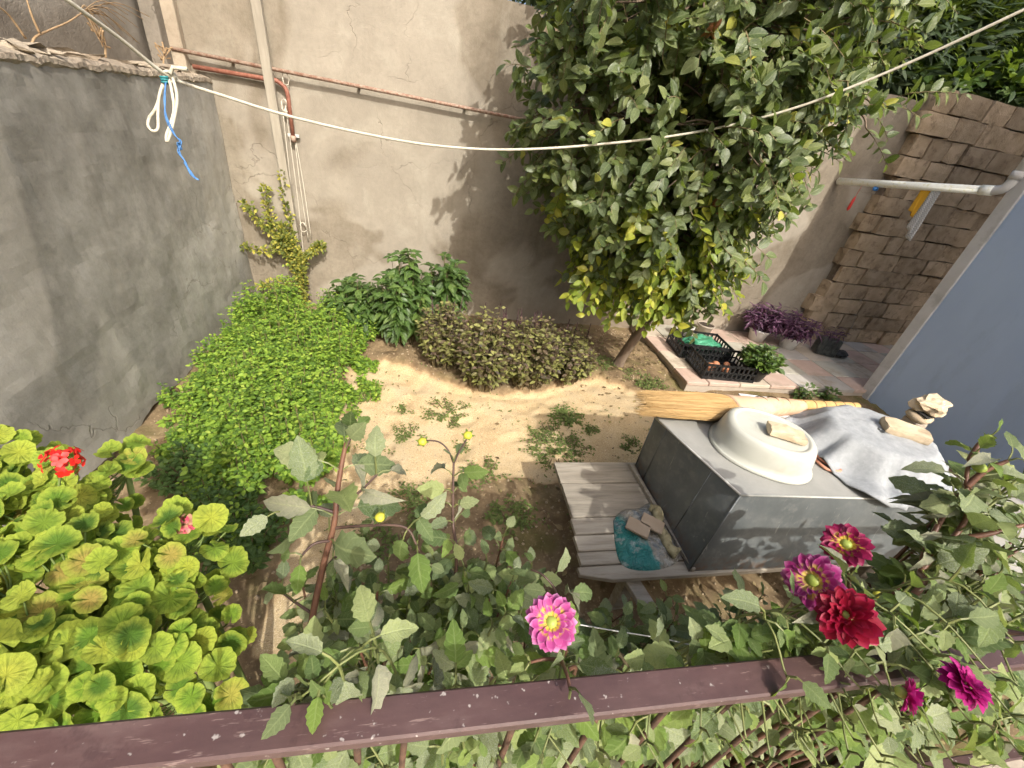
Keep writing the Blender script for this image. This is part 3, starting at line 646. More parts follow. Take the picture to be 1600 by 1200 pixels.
# --- towel
M_tow = plain('grey_terry_towel', (.37, .39, .405), (.45, .47, .485), 30, .95, 1., .008, 260, 0, .1, dirt=(.47, .485, .50), dscale=60)
def towel():
    c = Vector((2.40, 1.35, 0)); V = []; nr, na = 26, 84; a0 = R_(-10); R3 = rotz(-10)
    ext = [(0, .36), (20, .37), (40, .37), (70, .34), (95, .34), (120, .37), (150, .38), (168, .44), (180, .40), (200, .36), (215, .41), (235, .46), (250, .42), (270, .36), (290, .37), (310, .40), (325, .42), (345, .38), (360, .36)]
    for i in range(nr + 1):
        t = i / nr
        for j in range(na):
            ad = 360 * j / na; E_ = np.interp(ad, [e[0] for e in ext], [e[1] for e in ext]) + .012 * nz(j, 3, 0, .7)
            r = E_ * t; a = R_(ad); x, y = r * math.cos(a), r * math.sin(a)
            rim = 1. / math.sqrt((math.cos(a) / .305) ** 2 + (math.sin(a) / .267) ** 2); s_ = r / rim
            top = .154
            if s_ < .78: z = top + .004 * nz(x, y, 0, 22)
            else:
                f = min(1, (s_ - .78) / .42); z = top * (1 - f * f * (3 - 2 * f))
                fold = abs(math.sin(ad / 360 * math.pi * 13 + 3.5 * nz(ad * .02, 0, 1))) ** 1.6
                z = max(z + fold * .042 * min(1, (s_ - .78) / .3), .006 + .02 * fold * max(0, s_ - 1)); k = 1 + .07 * fold * min(1, (s_ - .78) / .3)
                x *= k; y *= k
            z += .005 * fbm(x, y, 3, 14) + .012 * abs(nz(x, y, 5, 7)) ** 1.5
            p = c + R3 @ Vector((x, y, 0)); zz = ZL + .006 + z
            if p.y < 1.0: zz -= (1.0 - p.y) * 1.2
            V.append((p.x, p.y, max(zz, ZL + .004) if p.y >= 1.0 and p.x < 2.84 else zz))
    F = [(i * na + j, i * na + (j + 1) % na, (i + 1) * na + (j + 1) % na, (i + 1) * na + j) for i in range(1, nr) for j in range(na)]
    F += [(0, na + j, na + (j + 1) % na) for j in range(na)]
    o = mk('towel', V, F, M_tow, None, True); md = o.modifiers.new('thick', 'SOLIDIFY'); md.thickness = .006; md.offset = 1
    return tag(o, 'pale grey terry towel draped over the covered basin on the chest', 'towel')
towel()
slabstone('flat_stone', P(1416, 673, 2, ZL + .185), (.21, .10, .045), -33, 4, 5, 'flat sandstone slab weighing down the grey towel')
q = P(1437, 650, 2, ZL + .03)
ps = thing('fence_post', 'short grey concrete post hidden behind the towel under two stones', 'post', (q.x, q.y, 0))
MB().box((q.x, q.y, .385), (.10, .10, .77), None, .01).build('shaft', M_conc, ps)
V, F = blob(q, (.17, .14, .07), rotz(10), 2, .14, 3, .15); tag(mk('rounded_stone', V, F, M_slab, None, True), 'rounded lower stone of the pair at the towel edge', 'stone')
tag(MB().box(q + Vector((.01, 0, .038)), (.14, .12, .013), rotz(10) @ Matrix.Rotation(R_(9), 3, 'X'), .004).build('rubber_strip', plain('black_rubber', (.02, .02, .02), (.035, .033, .03), 9, .6)), 'black rubber strip clamped between two stones', 'strip')
V, F = blob(q + Vector((.03, .005, .085)), (.21, .155, .10), rotz(20) @ Matrix.Rotation(R_(-8), 3, 'Y'), 3, .4, 8, .3); tag(mk('rounded_stone', V, F, M_slab, None, False), 'lumpy upper stone of the pair at the towel edge', 'stone')
# --- orange wire handle beside the basin
M_pink = plain('faded_orange_enamel', (.55, .22, .13), (.62, .30, .2), 10, .5)
hp = [G(1270, 706, ZL + .01), G(1288, 722, ZL + .012), G(1309, 731, ZL + .012), G(1312, 736, ZL + .012), G(1292, 733, ZL + .012), G(1272, 716, ZL + .01)]
tag(MB().tube(smoothpath(hp, 3), .0075, 6).build('wire_handle', M_pink, None, True), 'faded orange wire handle lying between basin and towel', 'handle')
# --- white board under the broom, grey film
tag(MB().box(P(1217, 640, 2, ZL + .012) , (.40, .26, .012), rotz(-8), .002).build('foam_board', plain('white_foam', (.66, .66, .66), (.72, .72, .72), 4, .7, .1)), 'thin white foam board lying under the broom', 'board')
# --- straw broom
M_straw = plain('broom_straw', (.30, .185, .07), (.50, .34, .15), 60, .8, .8, .004, 120, rnd=.1, dirt=(.30, .17, .05), dscale=50, stretch=(.06, 1.6, 1.6))
M_wrap = plain('peach_cloth_wrap', (.62, .41, .27), (.70, .50, .35), 6, .85, .4, .004, 40, dirt=(.45, .28, .17))
M_cane = plain('cane_handle', (.50, .31, .11), (.62, .42, .18), 14, .55, .4, .002, 60)
M_bind = plain('binding_wire', (.16, .10, .05), (.22, .15, .08), 14, .6)
bE = P(1338, 636, 2, ZL + .05); bT = P(1008, 632, 2, ZL + .075); ax = (bE - bT); Lb = ax.length; ax.normalize(); sd = ax.cross(Vector((0, 0, 1))).normalized(); upv = sd.cross(ax)
br = thing('straw_broom', 'straw hand broom with peach cloth binding lying across the chest', 'broom', (bE + bT) / 2)
def bp(t, u_, v_): return bT + ax * (t * Lb) + sd * u_ + upv * v_
def broom_prof(name, ts, m, n=20, fl=.5):
    V = []
    for (t, wd, off) in ts:
        for j in range(n):
            a = 2 * math.pi * j / n; V.append(bp(t, math.cos(a) * wd / 2 + off, math.sin(a) * wd / 2 * (fl + (1 - fl) * min(1, max(0, (t - .38) / .2)))))
    F = [(i * n + j, i * n + (j + 1) % n, (i + 1) * n + (j + 1) % n, (i + 1) * n + j) for i in range(len(ts) - 1) for j in range(n)]
    F += [tuple(range(n))[::-1], tuple((len(ts) - 1) * n + j for j in range(n))]
    return mk(name, V, F, m, br, True)
prof_b = lambda t: np.interp(t, [0, .1, .25, .37, .5, .7, 1.], [.175, .205, .225, .19, .125, .08, .055])
prof_o = lambda t: np.interp(t, [0, .25, .4, 1.], [-.012, .012, .012, 0])
broom_prof('bristle_core', [(t, prof_b(t) * .8, prof_o(t)) for t in np.linspace(.03, .40, 8)], M_straw)
bt = []
for i in range(1000):                          # straws
    a = U(0, 2 * math.pi); k = math.sqrt(U(.55, 1)); t0 = U(-.035, .06) - .02 * math.cos(a); pts = []
    for t in np.linspace(t0, .40, 5):
        tt = max(t, 0); wd = prof_b(tt); pts.append(bp(t, math.cos(a) * wd / 2 * k + prof_o(tt) + U(-.002, .002), math.sin(a) * wd / 2 * k * .5 + U(-.002, .002)))
    pts[0] = pts[0] + rv(.012); pts[1] = pts[1] + rv(.004); bt.append(tube(pts, [.0007, .0013, .0015, .0015, .0015], 3, False))
mb = MB()
for v, f in bt: mb.add(v, f)
tag(mb.build('bristles', M_straw, br), kind='stuff')
broom_prof('cloth_wrap', [(t, prof_b(t) * (1.06 + .03 * math.sin(t * 90)), prof_o(t)) for t in np.linspace(.355, .70, 22)], M_wrap)
broom_prof('handle', [(t, prof_b(t) * (1 + .09 * abs(math.sin((t - .68) * 62))), 0) for t in np.linspace(.68, 1., 40)], M_cane, 14)
for i in range(9):
    t = .505 + i * .053 if i < 3 else .70 + (i - 3) * .053
    wd = prof_b(t) * 1.06 / 2; pts = [bp(t, math.cos(a) * wd, math.sin(a) * wd * (.5 + .5 * min(1, (t - .38) / .2)) + .001) for a in np.linspace(0, 2 * math.pi, 15)]
    MB().tube(pts, .003, 5, False).build('binding_ring', M_bind, br, True)
# --- crumpled bag with two tile pieces
g = NG('crumpled_plastic_sack'); co = g.coords(); xyz = g.n('ShaderNodeSeparateXYZ'); g.l(co, xyz.inputs[0])
nn_ = g.noise(co, 9, 4, .6, .8); k_ = g.math('ADD', g.math('ADD', xyz.outputs[0], g.math('MULTIPLY', xyz.outputs[1], .35)), g.math('MULTIPLY_ADD', nn_, .12, -.06))
cc_ = g.ramp(g.step(k_, -.09, -.03), [(0, (.03, .21, .20)), (.5, (.05, .26, .25)), (1, (.34, .32, .27))]); cc_ = g.mix(g.step(g.noise(co, 16, 4, .7), .52, .66), cc_, g.mix(.5, cc_, (.50, .52, .50))); cc_ = g.mix(g.math('MULTIPLY', g.step(g.noise(co, 7, 3), .56, .66), .5), cc_, (.10, .17, .25))
M_sack = g.done(g.pbr(cc_, .22, g.bump(g.noise(co, 20, 4, .65, 1.6), 1., .03), 0, .6))
def pad(name, pts, z0, h, m, label, cat, wob=.006):
    c = sum((Vector(p) for p in pts), Vector()) / len(pts); pp = smoothpath(list(pts) + [pts[0]], 4)[:-1]; n = len(pp); V = []; nr = 11
    for i in range(nr + 1):
        t = i / nr
        for p in pp:
            q_ = c.lerp(Vector(p), t); z = z0 + .004 + h * (1 - t ** 4) * .8 + wob * fbm(q_.x, q_.y, 3, 14) * (1.2 - t) * 2
            V.append((q_.x - c.x, q_.y - c.y, max(z, z0 + .003) - z0))
    base = len(V); 
    for p in pp: V.append((p.x - c.x, p.y - c.y, .001))
    F = [(i * n + j, i * n + (j + 1) % n, (i + 1) * n + (j + 1) % n, (i + 1) * n + j) for i in range(1, nr + 1) for j in range(n)] + [(0, n + j, n + (j + 1) % n) for j in range(n)]
    me = bpy.data.meshes.new(name); me.from_pydata(V, [], F); me.polygons.foreach_set('use_smooth', [True] * len(F)); me.materials.append(m); o = bpy.data.objects.new(name, me); COL.objects.link(o); o.location = (c.x, c.y, z0); BASE[o] = Vector(o.location)
    return tag(o, label, cat)
sp = [G(x, y, ZT + .01) for x, y in ((959, 812), (972, 797), (998, 793), (1024, 783), (1040, 818), (1062, 868), (1040, 886), (1000, 890), (972, 880), (962, 850))]
pad('plastic_sack', sp, ZT, .05, M_sack, 'crumpled teal and grey plastic sack flattened on the planks', 'sack', .018)
M_camo = plain('khaki_camouflage_cloth', (.25, .22, .12), (.44, .39, .24), 26, .9, .5, .006, 60, dirt=(.14, .12, .06), dscale=18)
cp = [G(x, y, ZT + .045) for x, y in ((1016, 792), (1027, 800), (1030, 822), (1040, 842), (1048, 858), (1058, 866))]; rr_ = [.022, .032, .02, .026, .022, .03]
cv, cf = tube(smoothpath(cp, 5), list(np.interp(np.linspace(0, 5, 26), range(6), rr_)), 10)
cv = [v + mnoise.noise_vector(v * 25) * .010 for v in cv]
tag(mk('cloth_roll', cv, cf, M_camo, None, True), 'rolled khaki camouflage cloth strip beside the chest', 'cloth')
M_terra = plain('dusty_tile', (.36, .28, .20), (.43, .345, .255), 8, .85, .3, .002, 60, rnd=.08)
for (px_, py_, an, lb) in ((997, 824, -38, 'dusty tile piece on the sack, the one farther from the chest'), (1019, 818, -40, 'dusty tile piece on the sack, the one nearer the chest')):
    tag(MB().box(P(px_, py_, 2, ZT + .066), (.115, .085, .016), rotz(an), .003).build('tile_piece', M_terra), lb, 'tile')
# --- pale pallet boards and step behind the dahlias at the right
st = thing('concrete_step', 'pale concrete step at the foot of the grey house', 'step', (3.3, 1.1, 0))
MB().box((3.75, .9, .16), (1.1, 1.2, .34), None, .012).build('block', plain('pale_concrete', (.36, .34, .30), (.44, .42, .38), 5, .9, .4), st)
pt = thing('slatted_crate', 'grey slatted wooden crate half hidden behind the right dahlias', 'crate', (2.35, .62, 0))
for i in range(3): MB().box((2.35, .62, .1 + i * .10), (.62, .34, .022) if 0 else (.60, .02, .07), rotz(8)).build('slat', M_wood, pt)
for i in range(3): MB().box((2.39, .86, .1 + i * .10), (.60, .02, .07), rotz(8)).build('slat', M_wood, pt)
for dx in (-.27, .27):
    for dy in (.04, .20): MB().box((2.35 + dx, .62 + dy + dx * .14, .18), (.04, .04, .34), rotz(8)).build('post', M_wood, pt)

# ================================================================ THINGS ON THE TERRACE
M_blk = plain('black_plastic', (.012, .013, .014), (.022, .023, .024), 9, .45, .2)
def crate(name, c, ang, lx, ly, h, label):
    t = thing(name, label, 'crate', c, 'black crates on the terrace'); R3 = rotz(ang); c = Vector(c)
    def side(w_, off, rot):
        b = MB(); Rr = R3 @ rotz(rot)
        def bx_(cx, cz, sx, sz): b.box(c + Rr @ Vector((cx, off, cz)), (sx, .009, sz), Rr)
        bx_(0, h - .012, w_, .024); bx_(0, .014, w_, .028); bx_(0, h * .5, w_, .016)
        n = int(w_ / .05)
        for i in range(n + 1): bx_(-w_ / 2 + w_ * i / n, h / 2, .017, h)
        b.build('side_panel', M_blk, t)
    side(lx, -ly / 2, 0); side(lx, ly / 2, 0); side(ly, lx / 2, 90); side(ly, -lx / 2, 90)
    b = MB()
    for i in range(9): b.box(c + R3 @ Vector((-lx / 2 + lx * (i + .5) / 9, 0, .012)), (lx / 9 * .6, ly, .008), R3)
    for i in range(6): b.box(c + R3 @ Vector((0, -ly / 2 + ly * (i + .5) / 6, .018)), (lx, ly / 6 * .4, .006), R3)
    b.build('bottom', M_blk, t); return t
crate('plastic_crate', (3.0, 3.25, ZP + .004), -4, .56, .37, .17, 'black plastic crate nearer the camera holding brown onions')
crate('plastic_crate', (2.98, 3.66, ZP + .004), -6, .56, .37, .17, 'black plastic crate farther back holding a green bag')
M_onion = plain('onion_skin', (.33, .12, .06), (.46, .22, .12), 14, .5, .2, rnd=.2)
for i, (dx, dy, s_) in enumerate(((-.1, .02, .075), (-.02, .05, .085), (.05, -.02, .08), (-.16, -.05, .07), (.0, -.08, .075), (.12, .06, .07))):
    V, F = blob((3.0 + dx, 3.25 + dy, ZP + .055), (s_, s_, s_ * .85), None, 2, .06, i); tag(mk('onion', V, F, M_onion, None, True), 'brown onion in the nearer crate, ' + ('left of the largest one', 'the largest one near its middle', 'just right of the middle', 'the leftmost one', 'the one closest to its front side', 'the rightmost one')[i], 'onion', 'onions in the crate')
M_gb = plain('green_plastic_bag', (.03, .21, .11), (.07, .31, .18), 8, .35, .9, .02, 22, 0, .5)
gv, gf = blob((3.02, 3.67, ZP + .10), (.42, .26, .13), rotz(-8), 4, .5, 4, .1); tag(mk('plastic_bag', [v + mnoise.noise_vector(v * 18) * .02 for v in gv], gf, M_gb, None, True), 'crumpled bright green plastic bag in the farther crate', 'bag')
# ================================================================ PLANTS OF THE GARDEN
M_bark = plain('bark', (.12, .085, .06), (.22, .165, .12), 12, .9, .9, .008, 40, stretch=(1, 1, .3))
M_twig = plain('green_brown_twig', (.13, .10, .05), (.20, .16, .08), 20, .8)
M_tree = leafmat('tree_leaf', [(0, (.05, .078, .024)), (.35, (.082, .115, .034)), (.75, (.125, .158, .05)), (.96, (.18, .205, .06)), (.985, (.36, .36, .06)), (1, (.42, .40, .06))], .28, .42, .35, 6, .22, .5, mscale=20)
M_treey = leafmat('young_tree_leaf', [(0, (.16, .23, .03)), (.5, (.27, .34, .045)), (.85, (.44, .45, .05)), (1, (.58, .54, .07))], .38, .4, .3, 6, 0, .5)
T_tree = leaf_tpl(4, .60, .25, .18, .78); T_tree2 = leaf_tpl(4, .54, .40, .06, .78); T_tree3 = leaf_tpl(4, .64, .12, .32, .75)
tm = [tpl_mesh('leaf_blade', t, M_tree) for t in (T_tree, T_tree2, T_tree3)]
tmy = [tpl_mesh('leaf_blade', t, M_treey) for t in (T_tree, T_tree2)]
# ---- the fruit tree
tb_ = G(962, 578); tb_.z = gz(tb_.x, tb_.y) - .03
tree = thing('fruit_tree', 'leafy fruit tree with drooping yellow-green lower branches by the terrace', 'tree', tb_)
fork = tb_ + Vector((.10, -.10, .62))
trunk = smoothpath([tb_, tb_ + Vector((.015, -.01, .12)), tb_ + Vector((.05, -.06, .36)), fork, Vector((1.98, 3.28, 1.15)), Vector((1.85, 3.2, 1.7)), Vector((1.8, 3.15, 2.4)), Vector((1.8, 3.1, 3.0))], 4)
MB().tube(trunk, list(np.interp(np.linspace(0, 1, len(trunk)), [0, .05, .2, .45, 1], [.085, .06, .05, .042, .010])), 10).build('trunk', M_bark, tree, True)
EL = [((1.58, 3.20, 2.10), (.98, .80, .78), 470, 0), ((1.50, 3.05, 2.78), (.95, .75, .55), 330, 0), ((2.14, 3.2, 2.78), (.62, .75, .58), 290, 0), ((2.02, 3.15, 2.05), (.42, .55, .45), 180, 0),
      ((1.74, 3.00, 1.52), (.58, .5, .42), 230, 1), ((1.66, 3.10, 1.22), (.42, .36, .30), 130, 2), ((2.02, 3.08, 1.20), (.34, .32, .28), 100, 2), ((2.75, 3.05, 2.5), (.45, .35, .25), 34, 0), ((2.12, 3.12, 1.50), (.28, .32, .26), 60, 2), ((1.42, 3.15, 1.48), (.30, .32, .28), 60, 1), ((1.02, 3.25, 2.25), (.42, .5, .55), 140, 0), ((1.80, 2.75, 2.2), (.6, .42, .55), 140, 0), ((2.35, 3.5, 3.2), (.8, .7, .5), 110, 0), ((1.6, 3.5, 3.3), (.9, .7, .4), 90, 0)]
LV = [Leaves(), Leaves()]; branch = MB(); twig = MB()
ctr = Vector((1.85, 3.2, 1.9))
for (c, r, cnt, mode) in EL:
    c = Vector(c); att = min(trunk[len(trunk) // 3:], key=lambda p: (p - c).length + .6 * max(0, p.z - c.z))
    pts = smoothpath([att, att.lerp(c, .5) + Vector((0, 0, .12)), c], 4); branch.tube(pts, list(np.linspace(.026, .009, len(pts))), 6)
    for i in range(cnt):
        d = rv(1.).normalized(); k = U(.25, 1) ** .45; p = c + Vector((d.x * r[0], d.y * r[1], d.z * r[2])) * k
        if p.y > YB - .12: p.y = YB - .12 - U(0, .2)
        o = Vector((d.x / r[0], d.y / r[1], d.z / r[2])).normalized()
        tw = (o * .8 + Vector((0, -.15, -.35 if mode else .0)) + rv(.6)).normalized(); L = U(.14, .32)
        if i % 3 == 0:
            bp_ = smoothpath([c.lerp(p, .25), c.lerp(p, .7) + rv(.04), p], 3); branch.tube(bp_, list(np.linspace(.008, .004, len(bp_))), 4, False)
        path = [p + tw * (L * t) + Vector((0, 0, -.06 * t * t)) for t in (0, .33, .66, 1)]
        twig.tube(path, [.0035, .003, .0025, .0015], 3, False)
        nl = random.randint(8, 12); sx = tw.cross(o).normalized() if tw.cross(o).length > .05 else tw.orthogonal().normalized()
        yel = (mode == 2 and random.random() < .85) or (mode == 1 and random.random() < .4) or (mode == 0 and random.random() < .035)
        for j in range(nl):
            t = (j + .6) / nl; q = p + tw * (L * t) + Vector((0, 0, -.06 * t * t)); sgn = 1 if j % 2 else -1
            dr = (tw * .55 + sx * sgn * U(.5, .9) + Vector((0, 0, -U(-.15, .45))) + rv(.35)); nn = (o * .5 - SUNDIR * .75 + Vector((0, 0, .3)) + rv(.5))
            LV[1 if yel else 0].add(q, dr, nn, U(.05, .104) * (1.05 if mode else 1.0))
tag(branch.build('branches', M_bark, tree, True), kind='stuff'); tag(twig.build('twigs', M_twig, tree), kind='stuff')
LV[0].build(tree, T_tree, tm, M_tree, 220); LV[1].build(tree, T_tree2, tmy, M_treey, 80, 'leaf', 'young_foliage')
# dry curled leaves caught in the crown
M_dry = leafmat('dry_leaf', [(0, (.20, .06, .025)), (1, (.30, .12, .05))], .2, .7, .1)
drym = tpl_mesh('leaf_blade', leaf_tpl(4, .35, .7, .5), M_dry)
for (px_, py_) in ((1110, 30), (1125, 305), (1120, 25), (1128, 318)):
    for k in range(3): inst('dry_leaf', drym, mat4(P(px_, py_, 1, 2.55) + rv(.02), Vector((U(-.3, .3), -.2, -1)), rv(1), U(.07, .1)), tree)

# ---- mint bed: nobody could count its stems
M_mint = leafmat('mint_leaf', [(0, (.05, .11, .014)), (.35, (.12, .23, .026)), (.55, (.20, .34, .035)), (.85, (.29, .44, .05)), (1, (.38, .49, .07))], .3, .5, .3, 5, 0, .4)
T_small = leaf_tpl(2, .58, .25, .18, .8)
MINT = poly_px([(400, 486), (500, 495), (560, 520), (600, 566), (572, 600), (548, 640), (540, 705), (505, 760), (470, 800), (425, 812), (395, 850), (345, 855), (300, 800), (262, 735), (255, 690), (285, 625), (330, 565), (368, 520)], .05)
pos, dd, nr_, sz = [], [], [], []; stems = MB()
xs_ = [p[0] for p in MINT]; ys__ = [p[1] for p in MINT]; cnt = 0
while cnt < 2300:
    x, y = U(min(xs_), max(xs_)), U(min(ys__), max(ys__)); d_ = pdist(x, y, MINT)
    d_ += .2 * fbm(x, y, 7, 3.0)
    if d_ < 0: continue
    if fbm(x, y, 9, 5.5) < -.3: continue
    cnt += 1; x = max(x, XL + .05)
    h = (.06 + .21 * min(1, d_ / .42) ** .7 + .16 * max(0, min(1, (y - 3.3) / .8))) * U(.55, 1.2) + .13 * fbm(x, y, 0, 3.2) + (U(.05, .14) if cnt % 17 == 0 else 0); b = Vector((x, y, gz(x, y))); tip = b + Vector((U(-.05, .05), U(-.06, .03), h))
    if cnt % 3 == 0: stems.tube([b, tip], .0022, 3, False)
    for lev in range(4):
        t = 1 - lev * .2; q = b.lerp(tip, t); a0 = U(0, 3.1); nl = 4 if lev == 0 else 4
        for j in range(nl):
            a = a0 + j * math.pi / 2 + U(-.3, .3); el_ = U(.1, .7) if lev == 0 else U(-.3, .3)
            dv = Vector((math.cos(a), math.sin(a), el_)); pos.append(q + dv * .006); dd.append(dv); nr_.append(Vector((0, -.3, 1)) + rv(.35)); sz.append(U(.022, .040) * (.8 if lev == 0 else 1.2))
mint = thing('mint_bed', 'dense bright green mint bed spreading from the corner along the grey wall', 'mint', (-1.1, 3.0, 0), kind='stuff')
cloud('foliage', T_small, pos, dd, nr_, sz, M_mint, mint, 'stuff'); tag(stems.build('stems', M_twig, mint), kind='stuff')
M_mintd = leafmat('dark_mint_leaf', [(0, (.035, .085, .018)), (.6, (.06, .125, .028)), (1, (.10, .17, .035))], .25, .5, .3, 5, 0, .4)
def clump(name, label, cat, c, r, h, n, tpl, m, s0, s1, up=.5, group=None, whorl=4, levels=3, stemm=None, kind=None, base=None):
    """a bushy plant: n leafy stems leaning out from one foot"""
    c = Vector(c); t = thing(name, label, cat, c, group, kind); L = Leaves(); st_ = MB()
    for i in range(n):
        a = U(0, 6.283); k = math.sqrt(U(0, 1)); hh = h * (1 - .45 * k * k) * U(.75, 1.1)
        tip = c + Vector((math.cos(a) * r * k, math.sin(a) * r * k, hh)); root = c + Vector((math.cos(a) * r * k * .5, math.sin(a) * r * k * .5, 0))
        mid = root.lerp(tip, .5) + Vector((0, 0, hh * .12)); pth = smoothpath([root, mid, tip], 3); st_.tube(pth, list(np.linspace(.005, .002, len(pth))), 4, False)
        for lev in range(levels):
            tt = 1 - lev * (.8 / levels); q = root.lerp(tip, tt); a0 = U(0, 6.28)
            for j in range(whorl):
                b = a0 + j * 6.283 / whorl + U(-.4, .4); dv = Vector((math.cos(b), math.sin(b), U(-.35, up) if lev else U(0, up + .3)))
                L.add(q + dv * .01, dv, Vector((0, -.35, 1)) + rv(.45), U(s0, s1) * (.8 if lev == 0 else 1.1))
    tag(st_.build('stems', stemm or M_twig, t, True), kind='stuff'); return t, L
def g3(px_, py_): p = G(px_, py_, .03); return Vector((p.x, p.y, gz(p.x, p.y)))
tsm = lambda m: [tpl_mesh('leaf_blade', T_small, m), tpl_mesh('leaf_blade', leaf_tpl(2, .5, .4, .05), m)]
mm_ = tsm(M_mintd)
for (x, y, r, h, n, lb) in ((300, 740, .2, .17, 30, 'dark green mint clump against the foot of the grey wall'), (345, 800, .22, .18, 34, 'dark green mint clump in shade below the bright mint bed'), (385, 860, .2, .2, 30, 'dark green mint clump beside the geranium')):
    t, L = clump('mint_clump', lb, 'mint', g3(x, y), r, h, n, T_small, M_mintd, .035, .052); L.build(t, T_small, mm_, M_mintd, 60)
# ---- pepper-like bush with large dark leaves
M_pep = leafmat('pepper_leaf', [(0, (.035, .075, .016)), (.5, (.055, .115, .024)), (.85, (.085, .155, .032)), (1, (.13, .20, .045))], .25, .35, .35, 6, 0, .55)
T_pep = leaf_tpl(4, .46, .35, .45, .8); pm_ = [tpl_mesh('leaf_blade', T_pep, M_pep), tpl_mesh('leaf_blade', leaf_tpl(4, .42, .2, .7, .8), M_pep)]
for (x, y, r, h, n, lb) in ((560, 520, .23, .55, 34, 'low dark green pepper bush leaning over the mint'), (630, 535, .24, .86, 46, 'tallest dark green pepper bush against the beige wall'), (690, 520, .20, .84, 34, 'dark green pepper bush behind the purple basil')):
    t, L = clump('pepper_bush', lb, 'bush', g3(x, y), r, h, n, T_pep, M_pep, .08, .125, .25, 'pepper bushes at the wall', 5, 5); L.build(t, T_pep, pm_, M_pep, 300)
# ---- purple basil mounds with dark spikes
M_bas = leafmat('purple_green_basil_leaf', [(0, (.05, .03, .034)), (.3, (.12, .07, .055)), (.55, (.15, .135, .055)), (.8, (.22, .225, .07)), (1, (.34, .33, .11))], .25, .45, .3, 5, 0, .45)
M_spike = plain('dark_purple_spike', (.05, .025, .03), (.09, .05, .05), 20, .8)
bm_ = tsm(M_bas)
for (x, y, r, h, n, ns, lb) in ((690, 572, .24, .58, 90, 2, 'purple-green basil mound beside the pepper bushes'), (755, 600, .27, .66, 115, 5, 'purple-green basil mound at the middle of the row'), (822, 602, .27, .62, 115, 6, 'purple-green basil mound with tall dark flower spikes'), (880, 596, .23, .48, 85, 2, 'purple-green basil mound nearest the tree')):
    t, L = clump('basil_plant', lb, 'basil', g3(x, y), r, h, n, T_small, M_bas, .038, .058, .4, 'basil mounds', 4, 5); L.build(t, T_small, bm_, M_bas, 300)
    c = BASE[t]
    for i in range(ns + 2):
        b = c + Vector((U(-.15, .15), U(.0, .12), h * .8)); tp = b + Vector((U(-.02, .02), U(-.02, .02), U(.12, .2))); k = 14
        MB().tube([b.lerp(tp, j / k) for j in range(k + 1)], [.003 + (.006 if j % 2 else 0) * (1 - j / k) for j in range(k + 1)], 6).build('flower_spike', M_spike, t)
# ---- climbing shrub at the pole
M_vine = leafmat('small_yellow_green_leaf', [(0, (.09, .12, .025)), (.5, (.20, .22, .04)), (.8, (.38, .36, .06)), (1, (.55, .47, .08))], .3, .5, .2, 4, 0, .4)
vb = P(478, 470, 1, YB - .12); vb.z = gz(vb.x, vb.y)
vn = thing('climbing_shrub', 'thin yellow-green climbing shrub growing beside the wooden pole', 'shrub', vb); vs_ = MB(); LVn = Leaves()
root = P(476, 470, 1, YB - .09)
for pth in ([(478, 480), (470, 440), (462, 400), (455, 360), (446, 310), (441, 272)], [(470, 440), (450, 400), (432, 365), (420, 330), (413, 290)], [(455, 395), (430, 370), (405, 345), (381, 316)], [(465, 420), (445, 392), (415, 392), (378, 384)], [(468, 405), (485, 395), (498, 384), (503, 388)], [(474, 445), (455, 440), (430, 445), (405, 448)], [(470, 430), (462, 395), (448, 372), (440, 350)], [(476, 470), (474, 440), (472, 420), (470, 400)], [(470, 400), (452, 380), (440, 372), (430, 378)]):
    pp = smoothpath([P(x, y, 1, YB - .10 - .03 * math.sin(i)) for i, (x, y) in enumerate(pth)], 5); vs_.tube(pp, list(np.linspace(.006, .002, len(pp))), 4, False)
    for i in range(len(pp) - 1):
        for k in range(14):
            q = pp[i].lerp(pp[i + 1], U(0, 1)); dv = rv(1) + Vector((0, -.3, .2)); LVn.add(q + dv.normalized() * U(.0, .042), dv, Vector((0, -.8, .7)) + rv(.5), U(.024, .046))
tag(vs_.build('stems', M_twig, vn), kind='stuff'); LVn.build(vn, T_small, tsm(M_vine), M_vine, 300)
